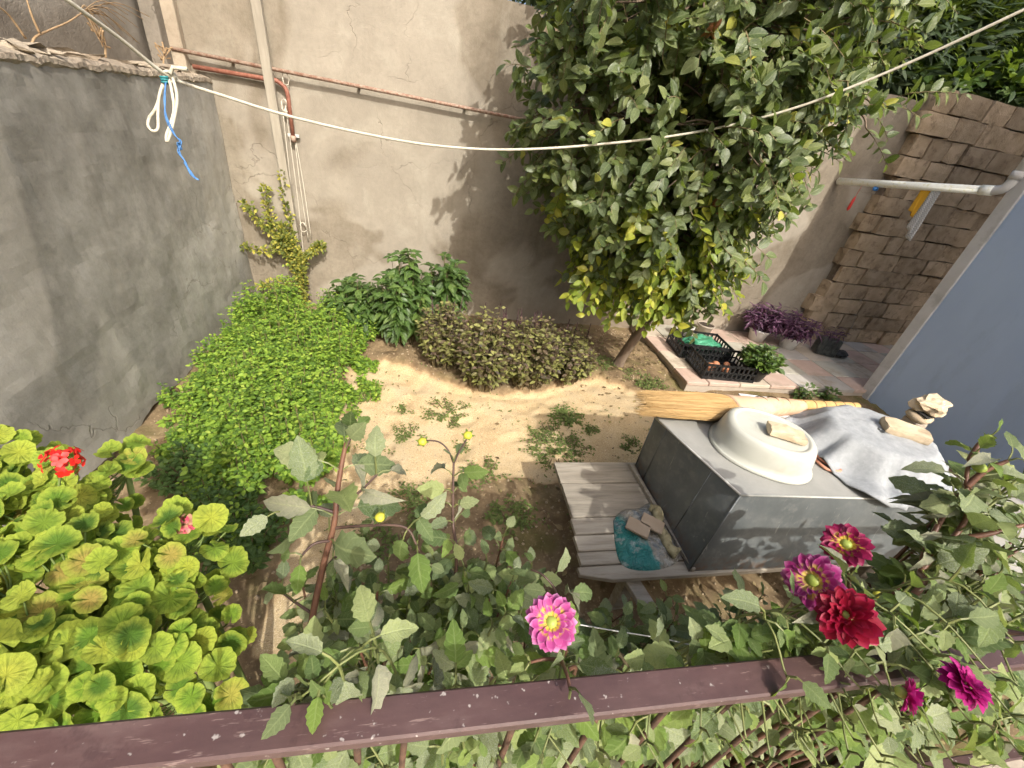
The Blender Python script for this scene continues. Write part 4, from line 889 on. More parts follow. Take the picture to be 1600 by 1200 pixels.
# ---- weeds on the sand and in the bed
M_weed = leafmat('grey_green_weed', [(0, (.085, .13, .035)), (.6, (.13, .18, .05)), (1, (.19, .23, .07))], .25, .6, .2, 4, 0, .3)
wm = tsm(M_weed)
for (x, y, r, n, s_, lb) in ((700, 636, .16, 36, .030, 'thin grey-green weed patch on the middle of the sand'), (640, 668, .10, 20, .026, 'small weed patch left of the middle of the sand'), (635, 632, .05, 8, .026, 'tiny weed sprout on the sand near the mint'), (580, 700, .10, 16, .028, 'weed tuft on the sand beside the mint'), (888, 645, .12, 34, .042, 'dark leafy weed beside the table shadow'), (872, 690, .22, 90, .034, 'wide weed patch behind the plank table'), (925, 665, .06, 12, .03, 'small weed in the shadow of the chest'), (990, 690, .09, 14, .03, 'weed growing at the back of the chest'),
                        (760, 735, .12, 22, .034, 'weed clump at the lower edge of the sand'), (800, 800, .12, 30, .04, 'green weed clump left of the plank table'), (720, 690, .05, 8, .026, 'lone sprout on the sand between two buds'), (590, 845, .1, 22, .034, 'weed clump behind the tall dahlia stem'), (560, 615, .08, 12, .024, 'sparse weed at the corner of the sand'), (1020, 600, .12, 18, .03, 'weed at the foot of the terrace kerb'), (930, 570, .14, 34, .036, 'low green weed left of the tree trunk'), (1000, 596, .14, 26, .032, 'low green weed right of the tree trunk'), (650, 790, .14, 26, .034, 'weed in the shaded soil below the sand')):
    t, L = clump('weed', lb, 'weed', g3(x, y), r * 1.35, .03, n, T_small, M_weed, s_ * .55, s_ * 1.0, .15, 'weeds on the ground', 4, 2); L.build(t, T_small, wm, M_weed, 0)
pos, dd, nr_, sz = [], [], [], []              # sprinkled seedlings, litter and crumbs
for i in range(2600):
    x, y = U(-1.0, 2.6), U(1.2, 4.3)
    dens = fbm(x, y, 2, 1.6)
    if random.random() > dens * 1.3 + .12: continue
    for j in range(3): dv = rv(1) + Vector((0, 0, .4)); pos.append((x, y, gz(x, y) + .004)); dd.append(dv); nr_.append((0, 0, 1)); sz.append(U(.008, .02))
tag(cloud('seedlings', T_small, pos, dd, nr_, sz, M_weed, None, 'stuff'), 'tiny scattered seedlings on the sand and soil', 'seedlings')
pos, dd, nr_, sz = [], [], [], []
for i in range(1100):
    if i < 350: x, y = tb_.x + random.gauss(0, .45), tb_.y + random.gauss(.1, .35)
    else: x, y = U(-1.6, 2.9), U(.3, 4.3)
    if y > YB - .05 or (x > KX - .06 and y > TY - .1) or (i >= 350 and pdist(x, y, SAND) > 0 and random.random() < .8): continue
    pos.append((x, y, gz(x, y) + .006)); dd.append((U(-1, 1), U(-1, 1), U(-.1, .2))); nr_.append((U(-.3, .3), U(-.3, .3), 1)); sz.append(U(.02, .06))
M_lit = leafmat('leaf_litter', [(0, (.12, .075, .04)), (.5, (.24, .16, .085)), (.85, (.36, .27, .15)), (1, (.30, .27, .08))], .1, .8, .1)
tag(cloud('leaf_litter', T_small, pos, dd, nr_, sz, M_lit, None, 'stuff'), 'dry fallen leaves scattered on the soil', 'leaves')
bm = bmesh.new(); bmesh.ops.create_icosphere(bm, subdivisions=1, radius=.5); bm.verts.index_update(); T_peb = (np.array([tuple(v.co * (1 + .25 * nz(*(v.co * 3)))) for v in bm.verts]), [tuple(v.index for v in f.verts) for f in bm.faces], np.zeros((len(bm.verts), 2))); bm.free()
pos, sz = [], []
for i in range(4200):
    x, y = U(-1.7, 2.9), U(.2, 4.35)
    if x > KX - .04 and y > TY - .05: continue
    sa = ground_h(x, y)[1]
    if sa > .5 and random.random() < .3: continue
    pos.append((x, y, gz(x, y) + .001)); sz.append(U(.004, .022 if sa < .5 else .013))
tag(cloud('pebbles', T_peb, pos, rng.normal(size=(len(pos), 3)), rng.normal(size=(len(pos), 3)), sz, plain('clod_and_pebble', (.24, .18, .11), (.42, .34, .23), 3, .95, .3), None, 'stuff'), 'small clods and pebbles lying on the soil', 'pebbles')

# ================================================================ POTS AND PLANTS ON THE TERRACE
M_white = plain('white_glazed_pot', (.60, .60, .57), (.70, .70, .67), 5, .45, .1, dirt=(.45, .42, .36)); M_soilp = plain('potting_soil', (.03, .022, .015), (.06, .045, .03), 20, .95)
def pot(c, r, h, m, label, name='flower_pot'):
    t = thing(name, label, 'pot', c); c = Vector(c); n = 20; prof = [(.02, 0), (.72, 0), (.95, h * .8), (.97, h * .82), (1.06, h * .83), (1.06, h), (.97, h), (.93, h * .88), (.02, h * .88)]
    V = [c + Vector((math.cos(6.2832 * j / n) * r * p[0], math.sin(6.2832 * j / n) * r * p[0], p[1])) for p in prof for j in range(n)]
    F = [(i * n + j, i * n + (j + 1) % n, (i + 1) * n + (j + 1) % n, (i + 1) * n + j) for i in range(7) for j in range(n)]; mk('body', V, F, m, t, True)
    mk('soil', [c + Vector((math.cos(6.2832 * j / n) * r * .94, math.sin(6.2832 * j / n) * r * .94, h * .89)) for j in range(n)], [tuple(range(n))], M_soilp, t); return t
M_purp = leafmat('purple_heart_leaf', [(0, (.05, .018, .05)), (.5, (.10, .035, .085)), (1, (.17, .075, .14))], .2, .4, .15, 2, 0, .5, tcol=(.3, .05, .2))
T_purp = leaf_tpl(4, .24, .6, .35, .6); pu = [tpl_mesh('leaf_blade', T_purp, M_purp), tpl_mesh('leaf_blade', leaf_tpl(4, .22, .8, .7, .6), M_purp)]
for (x, y, r, h, n, lb, lp_) in ((1180, 530, .26, .34, 40, 'purple heart plant spilling from the white pot beside the crates', 'white glazed pot under the purple heart beside the crates'), (1228, 542, .26, .32, 40, 'purple heart plant in the pot nearest the stone wall', 'white glazed pot under the purple heart nearest the stone wall')):
    c = G(x, y, ZP + .004); pot(c, .12, .15, M_white, lp_); t, L = clump('purple_heart', lb, 'plant', c + Vector((0, 0, .12)), r, h, n, T_purp, M_purp, .075, .12, .5, 'purple heart plants', 3, 4, M_spike); L.build(t, T_purp, pu, M_purp, 300)
t, L = clump('purple_heart', 'straggling purple heart plant growing up against the beige wall', 'plant', G(1165, 505, ZP + .02), .16, .62, 14, T_purp, M_purp, .07, .11, .5, 'purple heart plants', 3, 5, M_spike); L.build(t, T_purp, pu, M_purp, 200)
pot(G(1066, 527, ZP + .004), .09, .16, M_white, 'small white pot behind the farther black crate')
pot(G(1098, 520, ZP + .004), .10, .12, M_conc, 'small grey pot behind the farther black crate')
M_glossy = leafmat('glossy_dark_leaf', [(0, (.03, .065, .012)), (.6, (.06, .12, .02)), (1, (.13, .20, .035))], .2, .3, .3, 5, 0, .6)
gm_ = tsm(M_glossy)
c = G(1188, 612, .10); c.z = ZP + .002; c.y = max(c.y, TY + .14); pot(c, .13, .14, M_blk, 'black pot with a glossy shrub at the terrace edge'); t, L = clump('glossy_shrub', 'round glossy dark green shrub in a black pot behind the broom', 'shrub', c + Vector((0, 0, .11)), .19, .22, 46, T_small, M_glossy, .055, .08, .7, None, 5, 4); L.build(t, T_small, gm_, M_glossy, 300)
for (x, y, lb) in ((1248, 622, 'small succulent sprig left of the terrace corner'), (1272, 614, 'small succulent sprig nearer the house at the terrace front')):
    c = G(x, y, .04); c.y = min(c.y, TY - .10); c.z = .0; t, L = clump('succulent', lb, 'plant', c, .09, .22, 9, T_small, M_glossy, .05, .07, .6, 'succulent sprigs', 4, 2); L.build(t, T_small, gm_, M_glossy, 80)
# dark ribbed tin planter
c = G(1284, 552, ZP + .004); M_tin = plain('dark_ribbed_tin', (.07, .08, .075), (.16, .17, .16), 20, .35, .2, .002, 40, .6)
tp_ = thing('tin_planter', 'dark ribbed tin planter between purple plants and stone wall', 'planter', c); R3 = rotz(-20)
MB().box(c + Vector((0, 0, .11)), (.24, .14, .21), R3, .01).build('body', M_tin, tp_)
for k in range(5): MB().box(c + R3 @ Vector((-.1 + k * .05, -.075, .11)), (.018, .012, .20), R3, .003).build('rib', M_tin, tp_)
t, L = clump('purple_heart', 'sparse dark purple sprigs growing from the tin planter', 'plant', c + Vector((0, 0, .2)), .14, .16, 8, T_purp, M_purp, .06, .09, .5, 'purple heart plants', 3, 2, M_spike); L.build(t, T_purp, pu, M_purp, 100)
V, F = blob(G(1312, 552, ZP + .04), (.22, .16, .07), rotz(30), 3, .5, 9); tag(mk('dark_rag', [v + mnoise.noise_vector(v * 20) * .02 for v in V], F, plain('dark_cloth', (.035, .035, .035), (.06, .06, .055), 9, .9), None, True), 'dark crumpled rag on the slabs beside the tin planter', 'rag')

# ================================================================ TREES BEYOND THE WALL
def far_tree(name, label, base, ells, tpl, m, n, s0, s1, droop, bark=M_bark):
    t = thing(name, label, 'tree', base, 'trees beyond the wall'); b = Vector(base); top = Vector(ells[0][0]) + Vector((0, 0, ells[0][1][2] * .5))
    pth = smoothpath([b, b.lerp(top, .5) + Vector((.1, 0, 0)), top], 4); MB().tube(pth, list(np.linspace(.14, .03, len(pth))), 8).build('trunk', bark, t, True)
    br_ = MB(); pos, dd, nr_, sz = [], [], [], []
    for (c, r) in ells:
        c = Vector(c); st_ = pth[len(pth) // 2]; q_ = smoothpath([st_, st_.lerp(c, .5) + Vector((0, 0, .1)), c], 3); br_.tube(q_, list(np.linspace(.05, .015, len(q_))), 5, False)
        for i in range(n):
            d = rv(1).normalized(); p = c + Vector((d.x * r[0], d.y * r[1], d.z * r[2])) * U(.3, 1) ** .4; tw = (d + Vector((0, 0, -droop)) + rv(.4)).normalized()
            for j in range(7):
                pos.append(p + tw * (.05 * j) + rv(.04)); dd.append(tw + rv(.7)); nr_.append(d + Vector((0, -.3, .6)) + rv(.5)); sz.append(U(s0, s1))
    tag(br_.build('branches', bark, t, True), kind='stuff'); tag(cloud('crown', tpl, pos, dd, nr_, sz, m, t), kind='stuff'); return t
M_cyp = leafmat('dark_cypress_spray', [(0, (.018, .035, .014)), (.7, (.035, .06, .02)), (1, (.06, .085, .03))], .15, .6, .1)
M_fig = leafmat('broad_vine_leaf', [(0, (.025, .055, .012)), (.6, (.05, .10, .018)), (1, (.11, .17, .03))], .3, .45, .3)
far_tree('cypress_tree', 'dark needle-leaved tree rising behind the corner of the beige wall', (5.4, 6.3, 0), [((5.3, 6.0, 3.5), (1.4, .9, .9)), ((1.6, 6.4, 4.2), (1.6, .8, 1.0)), ((6.9, 6.0, 3.4), (1.3, .8, .8)), ((6.6, 6.4, 4.2), (1.2, .9, 1.0)), ((4.3, 6.2, 4.3), (1.0, .8, 1.0)), ((7.8, 6.6, 4.6), (1.2, .9, 1.1))], leaf_tpl(2, .22, .1, .1), M_cyp, 1100, .14, .26, .2)
far_tree('vine_tree', 'broad-leaved green tree behind the top of the stone wall', (7.2, 5.6, 0), [((6.6, 5.3, 3.05), (1.1, .5, .30)), ((7.6, 5.4, 3.3), (.9, .5, .5)), ((8.6, 5.4, 3.7), (.8, .5, .7))], T_tree, M_fig, 190, .10, .17, .3)
# ================================================================ RAILING, CLOTHES LINE
g = NG('maroon_painted_steel'); co = g.coords(); c_ = g.ramp(g.noise(g.mapping(co, (.5, 1.5, 1.5)), 7, 5, .7), [(.3, (.050, .026, .025)), (.55, (.082, .045, .042)), (.75, (.135, .088, .08))])
c_ = g.mix(g.math('MULTIPLY', g.step(g.noise(co, 26, 4, .75), .56, .70), .55), c_, (.045, .022, .022)); c_ = g.mix(g.step(g.noise(co, 85, 2, .6), .66, .74), c_, (.30, .27, .25))
c_ = g.mix(g.math('MULTIPLY', g.step(g.noise(g.mapping(co, (5, 40, 5)), 5, 3, .7), .62, .72), .4), c_, (.34, .25, .22)); M_rail = g.done(g.pbr(c_, g.math('MULTIPLY_ADD', g.noise(co, 18, 3), .5, .22), g.bump(g.noise(co, 60, 4, .7), .4, .0015), 0, .5))
M_rustb = plain('rusty_bar', (.05, .03, .02), (.12, .065, .04), 30, .85, .6, .002, 60)
ZR = 1.36
ra0 = G(0, 1141, ZR); ra1 = G(1200, 1028, ZR); rd = (ra1 - ra0).normalized()
r0 = ra0 - rd * .55; r1 = ra1 + rd * 2.1; rn = Vector((rd.y, -rd.x, 0)).normalized()     # towards the camera
rail = thing('balcony_railing', 'maroon painted steel railing crossing the foreground', 'railing', (.3, .22, ZR - .9))
wR = .047; cR = (r0 + r1) / 2 + rn * (wR / 2) - Vector((0, 0, .011)); frR = Matrix((rd, Vector((-rn.x, -rn.y, 0)), Vector((0, 0, 1)))).transposed()
MB().box(cR, ((r1 - r0).length, wR, .022), frR, .003).build('top_rail', M_rail, rail)
for i, px_ in enumerate((-340, -190, -60, 100, 260, 330, 455, 530, 712, 868, 1012, 1150, 1290, 1420, 1550, 1700)):
    q = ra0 + rd * ((px_) / 1200 * (ra1 - ra0).length) + rn * .024; s_ = U(-.012, .012)
    MB().tube([q + Vector((0, 0, -.022)), q + Vector((s_, 0, -.45)), q + Vector((s_ * 2, 0, -.84))], .0052, 6).build('baluster', M_rustb, rail, True)
MB().box(cR - Vector((0, 0, .85)), ((r1 - r0).length, .03, .02), frR, .003).build('bottom_rail', M_rail, rail)
bal = MB().box((.2, -.95, ZR - .98), (4.2, 2.25, .14), None, .006).build('balcony_floor', M_conc); bal['kind'] = 'structure'
# rope
M_rope = plain('cream_rope', (.44, .41, .32), (.55, .52, .43), 60, .8, .5, .002, 160)
knot = D(266, 120, 1.55)
rp = [D(60, -35, 1.15), D(105, 0, 1.2), D(190, 62, 1.38), knot, D(350, 150, 1.68), D(450, 181, 1.82), D(560, 207, 1.95), D(660, 225, 2.05), D(750, 233, 2.13), D(830, 233, 2.2), D(920, 227, 2.25), D(1040, 214, 2.3), D(1150, 194, 2.3), D(1250, 166, 2.2), D(1340, 132, 2.1), D(1450, 85, 1.95), D(1600, 15, 1.75), D(1760, -62, 1.6)]
rope = thing('clothes_line', 'cream clothes line rope sagging across the garden with knotted loops', 'rope', knot)
rpp = smoothpath(rp, 6)
MB().tube(rpp, list(np.interp(np.linspace(0, 1, len(rpp)), [0, .2, .5, 1], [.0062, .0062, .0062, .0068])), 8).build('line', M_rope, rope, True)
for lp_ in ([(258, 122), (250, 150), (243, 170), (233, 185), (232, 198), (240, 205), (247, 200), (247, 180), (249, 150), (257, 124)], [(270, 122), (276, 145), (276, 165), (270, 195), (262, 222), (260, 212), (266, 195), (272, 170), (268, 140), (264, 124)]):
    MB().tube(smoothpath([D(x, y, 1.53 - .004 * (i % 3)) for i, (x, y) in enumerate(lp_)], 4), .0052, 7).build('loop', M_rope, rope, True)
kp = [knot + Vector((math.cos(t) * .014, math.sin(t * 1.3) * .014, math.sin(t) * .016)) for t in np.linspace(0, 14, 40)]
MB().tube(kp, .006, 6).build('knot', M_rope, rope, True)
MB().tube([D(266, 116, 1.53), D(270, 105, 1.53), D(292, 108, 1.53)], .007, 7).build('rope_end', M_rope, rope, True)
M_teal = plain('teal_string', (.02, .17, .19), (.04, .24, .26), 30, .6); M_blue = plain('blue_string', (.045, .14, .33), (.08, .21, .45), 40, .6)
bs = thing('blue_string', 'blue string tied at the rope knot and hanging frayed below it', 'string', D(258, 126, 1.52))
MB().tube([D(258, 126, 1.525) + Vector((math.cos(t) * .011, math.sin(t) * .011, t * .0012 - .01)) for t in np.linspace(0, 19, 50)], .004, 5).build('wrap', M_teal, bs, True)
for k in range(3):
    pp = [D(x + U(-2, 2), y, 1.52) for x, y in ((259, 128), (258, 155), (259, 180), (266, 198), (274, 212), (283, 222), (279, 236), (288, 252), (299, 272), (310, 281), (304, 276), (288, 254))]
    MB().tube(smoothpath(pp, 4), .0019, 5).build('strand', M_blue, bs, True)
MB().tube([D(280, 228, 1.52) + Vector((math.cos(t) * .006, 0, math.sin(t * 1.7) * .012)) for t in np.linspace(0, 14, 34)], .0022, 5).build('tangle', M_blue, bs, True)
M_twine = plain('white_twine', (.5, .5, .46), (.6, .6, .56), 30, .8)
tag(MB().tube(smoothpath([D(900, 975, .95), D(945, 983, 1.0), D(1000, 992, 1.05), D(1046, 1000, 1.08), D(1120, 1018, 1.1)], 5), .0016, 5).build('twine', M_twine, None, True), 'thin white twine stretched between the dahlias behind the railing', 'twine')
# cloths and clips hanging from the drain pipe
def hang(name, label, cat, tp0, tp1, L, m, wob, n=14):
    V = []; a, b = Vector(tp0), Vector(tp1); nn = 10; d = (b - a)
    out = Vector((0, -1, 0))
    for i in range(n + 1):
        t = i / n
        for j in range(nn + 1):
            s_ = j / nn; w_ = 1 - .35 * t; p = a.lerp(b, .5) + d * ((s_ - .5) * w_) + Vector((0, 0, -L * t * (1 - .25 * s_))) + out * (wob * math.sin(s_ * 9 + t * 2) * (.3 + t))
            V.append(p)
    F = [(i * (nn + 1) + j, i * (nn + 1) + j + 1, (i + 1) * (nn + 1) + j + 1, (i + 1) * (nn + 1) + j) for i in range(n) for j in range(nn)]
    o = mk(name, V, F, m, None, True); md = o.modifiers.new('t', 'SOLIDIFY'); md.thickness = .003; return tag(o, label, cat)
pdn = (pend - pe).normalized(); pA = lambda px_: pe + pdn * ((1558 - px_) / 248 * (pend - pe).length) + Vector((0, -.036, -.015))
g = NG('checked_cloth'); wv_ = g.n('ShaderNodeTexChecker'); wv_.inputs['Scale'].default_value = 90; g.l(g.coords(), wv_.inputs[0]); wv_.inputs[1].default_value = (.5, .5, .5, 1); wv_.inputs[2].default_value = (.30, .31, .32, 1)
M_chk = g.done(g.pbr(wv_.outputs[0], .9))
hang('checked_cloth', 'grey checked cloth hanging from the drain pipe', 'cloth', pA(1477), pA(1462), .46, M_chk, .022)
hang('yellow_cloth', 'yellow cloth hanging from the drain pipe behind the checked cloth', 'cloth', pA(1468) + Vector((0, .03, 0)), pA(1452) + Vector((0, .03, 0)), .26, plain('yellow_fabric', (.55, .30, .02), (.62, .37, .04), 9, .9), .012)
q = pA(1352); tag(MB().tube([q, q + Vector((-.004, 0, -.12))], .0022, 5).add(*tube([q + Vector((-.004, 0, -.12)), q + Vector((-.006, 0, -.15)), q + Vector((-.01, 0, -.24)), q + Vector((-.012, 0, -.26))], [.006, .014, .016, .006], 8)).build('red_brush', plain('red_plastic', (.42, .02, .02), (.5, .035, .03), 9, .35), None, True), 'small red plastic brush hanging from the drain pipe', 'brush')
q = pA(1378); V, F = blob(q + Vector((0, -.0, -.03)), (.07, .04, .045), None, 2, .2, 2); tag(mk('blue_clip', V, F, plain('blue_plastic', (.02, .12, .35), (.03, .16, .42), 9, .35), None, True), 'small blue plastic clip hanging under the drain pipe', 'clip')

# ================================================================ DRY WEEDS ON THE LEFT WALL
M_drys = plain('dry_stem', (.26, .17, .09), (.40, .28, .16), 30, .9)
for (pts, sub, lb) in (([(50, 95), (52, 62), (75, 48), (105, 35), (125, 22)], 1, 'bent dry weed stem on the coping with feathery top'), ([(62, 52), (50, 25), (42, 0)], 0, 'thin dry straight stalk rising from the coping'), ([(40, 60), (15, 25), (-5, 8)], 0, 'thin dry stalk leaning left above the coping'), ([(165, 90), (163, 60), (150, 40), (142, 30)], 2, 'dry seed-headed weed in the middle of the coping'), ([(255, 108), (256, 90), (258, 75)], 2, 'dry weed sprig beside the concrete pier')):
    pp = smoothpath([P(x, y, 0, XL - .17) for x, y in pts], 4); b = thing('dry_weed', lb, 'weed', pp[0], 'dry weeds on the coping')
    MB().tube(pp, list(np.linspace(.006, .003, len(pp))), 5).build('stem', M_drys, b, True)
    if sub == 1:
        for k in range(16):
            e = pp[-1]; tgt = P(U(150, 235), U(15, 70), 0, XL - .15); md_ = e.lerp(tgt, .5) + Vector((0, 0, .06)); MB().tube(smoothpath([e, md_, tgt], 4), .0022, 4, False).build('twig', M_drys, b, True)
    if sub == 2:
        for k in range(14): e = pp[-1].lerp(pp[1], U(0, .8)); MB().tube([e, e + rv(.05) + Vector((0, 0, .02))], [.002, .006], 5).build('seed_head', M_drys, b)

# ================================================================ FOREGROUND: GERANIUMS
M_ger = leafmat('geranium_leaf', [(0, (.075, .16, .02)), (.35, (.16, .29, .028)), (.7, (.28, .39, .045)), (.93, (.44, .48, .06)), (.97, (.40, .30, .08)), (1, (.48, .46, .08))], .25, .5, .75, radial=True, edge=(.38, .46, .06), spec=.3, vcol=(.03, .09, .005))
T_ger = [ger_tpl(9, .10, i) for i in range(4)]; germ = [tpl_mesh('leaf_blade', t, M_ger) for t in T_ger] + [tpl_mesh('leaf_blade', ger_tpl(9, -.12, 5), M_ger)]
M_gstem = plain('geranium_stem', (.13, .20, .05), (.20, .26, .08), 20, .7)
M_redp = plain('red_petal', (.62, .012, .012), (.72, .03, .02), 30, .5, .2); M_faded = plain('faded_petal', (.36, .16, .10), (.48, .26, .17), 30, .8, .3); M_pinkp = plain('pink_petal', (.60, .05, .11), (.7, .1, .17), 20, .5)
T_petal = leaf_tpl(3, .8, .15, .1, 1.3); petm = {m.name: tpl_mesh('petal_blade', T_petal, m) for m in (M_redp, M_faded, M_pinkp)}
def geranium(label, blobs, n, base):
    base = Vector(base); t = thing('geranium', label, 'geranium', base); tot = sum(b[3] ** 2 for b in blobs)
    for (px_, py_, dep, r) in blobs:
        c = D(px_, py_, dep); c0 = base + Vector((U(-.1, .1), U(-.1, .1), 0)); pth = smoothpath([c0, c0.lerp(c, .55) + Vector((0, 0, -.1)), c], 4); MB().tube(pth, list(np.linspace(.014, .008, len(pth))), 7).build('stem', M_gstem, t, True)
        k = int(n * r * r / tot); st_ = MB()
        for i in range(k):
            d = rv(1).normalized(); d = (d + Vector((0, -.45, .6))).normalized(); p = c + d * r * U(.65, 1.05)
            if p.y < .275: p.y = .275 + U(0, .06)
            nn = (d * .7 + Vector((0, -.35, .85)) + rv(.5)).normalized(); yv = (d + rv(.6) + Vector((0, 0, -.3))); sz_ = U(.040, .078)
            inst('leaf', random.choice(germ), mat4(p, yv - nn * yv.dot(nn), nn, sz_), t)
            st_.tube([c + d * r * .1, c.lerp(p, .6) + Vector((0, 0, -.02)), p - nn * .002], [.003, .0025, .002], 4, False)
        tag(st_.build('petioles', M_gstem, t, True), kind='stuff')
    return t
def umbel(plant, c, foot, r, mats, n):
    MB().tube(smoothpath([foot, foot.lerp(c, .5) + rv(.01), c], 4), .0028, 6).build('flower_stalk', M_gstem, plant, True)
    V, F = blob(c, (r * .7,) * 3, None, 1, .1); head = mk('flower_head', V, F, mats[0], plant, True); BASE[head] = BASE[plant]
    for i in range(n):
        d = rv(1).normalized(); d = (d + Vector((0, -.3, .55))).normalized(); p = c + d * r * U(.6, 1.0)
        for j in range(4):
            a = rv(1); y = (a - d * a.dot(d)).normalized(); inst('petal', petm[random.choice(mats).name], mat4(p, y + d * .25, d, r * U(.35, .5)), head)
gb1 = geranium('large yellow-green geranium bush in the left foreground', [(120, 930, .95, .17), (50, 1030, .85, .17), (190, 1040, .88, .15), (270, 960, .98, .15), (290, 870, 1.02, .12), (300, 1070, .95, .11), (90, 850, 1.0, .13), (200, 900, 1.02, .13), (330, 990, 1.05, .10), (20, 940, .9, .14), (110, 1090, .84, .12)], 400, (-.55, .62, 0))
gb2 = geranium('yellow-green geranium farther left bearing the bright red flower head', [(30, 760, 1.2, .15), (150, 770, 1.2, .14), (200, 745, 1.25, .10), (70, 820, 1.12, .14), (-20, 720, 1.2, .15), (-30, 850, 1.05, .16)], 190, (-1.0, .78, 0))
umbel(gb2, D(98, 720, .98), D(93, 790, 1.06), .037, [M_redp], 22)
umbel(gb1, D(186, 868, .95), D(175, 900, .97), .030, [M_faded, M_faded, M_faded, M_pinkp], 14)
umbel(gb1, D(291, 820, 1.0), D(275, 850, 1.02), .028, [M_faded, M_faded, M_pinkp], 14)

# ================================================================ FOREGROUND: DAHLIAS
DG = [(0, (.07, .115, .038)), (.4, (.15, .215, .068)), (.75, (.245, .31, .105)), (1, (.37, .42, .17))]
M_dah = leafmat('dahlia_leaf', DG, .28, .55, .4, 6, .55, .3)
M_dahf = leafmat('fresh_dahlia_leaf', [(0, (.10, .17, .035)), (.6, (.16, .25, .05)), (1, (.24, .33, .07))], .32, .5, .4, 6, .25, .35)
M_dahm = leafmat('mildewed_dahlia_leaf', [(0, (.13, .17, .08)), (.5, (.20, .245, .115)), (1, (.29, .32, .17))], .25, .7, .4, 6, .95, .15)
def dl(m): return [tpl_mesh('leaf_blade', leaf_tpl(9, w_, f_, d_, .8, .10, wv), m) for (w_, f_, d_, wv) in ((.62, .15, .18, .03), (.58, .35, .40, .04), (.66, -.2, .5, .06), (.54, .55, .12, .04))]
M_dahw = leafmat('withered_dahlia_leaf', [(0, (.17, .17, .12)), (.6, (.27, .27, .19)), (1, (.36, .35, .25))], .2, .8, .3, 6, .5, .1)
DM = {'n': dl(M_dah), 'f': dl(M_dahf), 'm': dl(M_dahm), 'w': [tpl_mesh('leaf_blade', leaf_tpl(8, w_, f_, d_, .8, .09, wv), M_dahw) for (w_, f_, d_, wv) in ((.42, 1.1, .8, .07), (.34, 1.5, .5, .06), (.5, .9, 1.0, .1))]}
M_dst = plain('reddish_dahlia_stem', (.10, .045, .03), (.17, .085, .05), 14, .5, .2, .002, 40); M_dstg = plain('green_dahlia_stem', (.11, .13, .045), (.17, .19, .06), 14, .5); M_dstd = plain('dark_dahlia_stem', (.06, .035, .03), (.10, .06, .045), 14, .5)
def leafset(t, node, dirv, size, kind, st_, three=True):
    """a petiole with one or three leaflets"""
    pt_ = node + dirv.normalized() * size * U(.35, .6) + Vector((0, 0, .01)); st_.tube([node, node.lerp(pt_, .5) + Vector((0, 0, .006)), pt_], [.0022, .0019, .0016], 4, False)
    sun_ = Vector((.1, -.45, .9))
    def one(p, d, s_):
        if p.y < .25 and p.z < ZR + .02 and p.z > ZR - .06: p = Vector((p.x, .26, p.z))
        inst('leaf', random.choice(DM[random.choices(*kind)[0]]), mat4(p, d + Vector((0, 0, -U(0, .45))), sun_ + rv(.55), (s_, s_, s_)), t)
    one(pt_, dirv, size)
    if three:
        sx = dirv.cross(Vector((0, 0, 1))).normalized()
        for sg in (-1, 1): one(node.lerp(pt_, .8), dirv * .5 + sx * sg * U(.7, 1.) + Vector((0, 0, -.1)), size * U(.55, .75))
MIX = (['n', 'm', 'f', 'w'], [5, 3, 2.5, .8]); FRESH = (['f', 'n', 'm'], [6, 3, 1]); MIL = (['m', 'n', 'w'], [6, 2, 1.5]); DARK = (['n', 'm'], [4, 1])
def grow(t, path, kind, size, gap=.075, depth=.55, st_=None, rad=(.006, .003), skip=0, three=.7, mat=None, reach=1.):
    """leafy stem: opposite leaf pairs along the upper part of a path"""
    pp = smoothpath(path, 6); lens = [0]
    for i in range(1, len(pp)): lens.append(lens[-1] + (pp[i] - pp[i - 1]).length)
    tot = lens[-1]; s_ = tot - skip; turn = U(0, 1.57)
    o = MB().tube(pp, list(np.linspace(rad[0], rad[1], len(pp))), 7).build('stem', mat or M_dst, t, True)
    while s_ > max(0.02, tot - depth):
        i = max(1, min(len(pp) - 1, int(np.searchsorted(lens, s_)))); f = (s_ - lens[i - 1]) / max(1e-6, lens[i] - lens[i - 1]); node = pp[i - 1].lerp(pp[i], f); tg = (pp[i] - pp[i - 1]).normalized()
        x = tg.orthogonal().normalized(); y = tg.cross(x); top = (tot - s_) < gap * .6
        for sg in (0, math.pi):
            d = x * math.cos(turn + sg) + y * math.sin(turn + sg) + tg * (.9 if top else .3); leafset(t, node, d * reach, size * (U(.55, .75) if top else U(.8, 1.15)), kind, st_, random.random() < three and not top)
        turn += 1.57 + U(-.3, .3); s_ -= gap * U(.8, 1.25)
    return pp
def drop(p): return Vector((p.x + U(-.06, .06), max(.3, p.y + U(-.02, .08)), 0.))
def bud(t, p, d, r=.013, yellow=True):
    V, F = blob(p, (r * 2, r * 2, r * 1.8), None, 2, .1); mk('bud', V, F, M_by if yellow else M_bg, t, True)
    for k in range(6):
        a = k * 1.047; x = d.orthogonal().normalized(); y = d.cross(x); rd_ = x * math.cos(a) + y * math.sin(a)
        inst('sepal', sepm, mat4(p - d * r * .6 + rd_ * r * .4, rd_ * .8 + d * .7, d - rd_, r * 1.5), t)
M_by = plain('yellow_bud', (.42, .42, .04), (.52, .50, .06), 30, .5); M_bg = plain('green_bud', (.22, .29, .05), (.30, .36, .07), 30, .5); sepm = tpl_mesh('sepal_blade', leaf_tpl(2, .4, .2, .1), M_dahf)
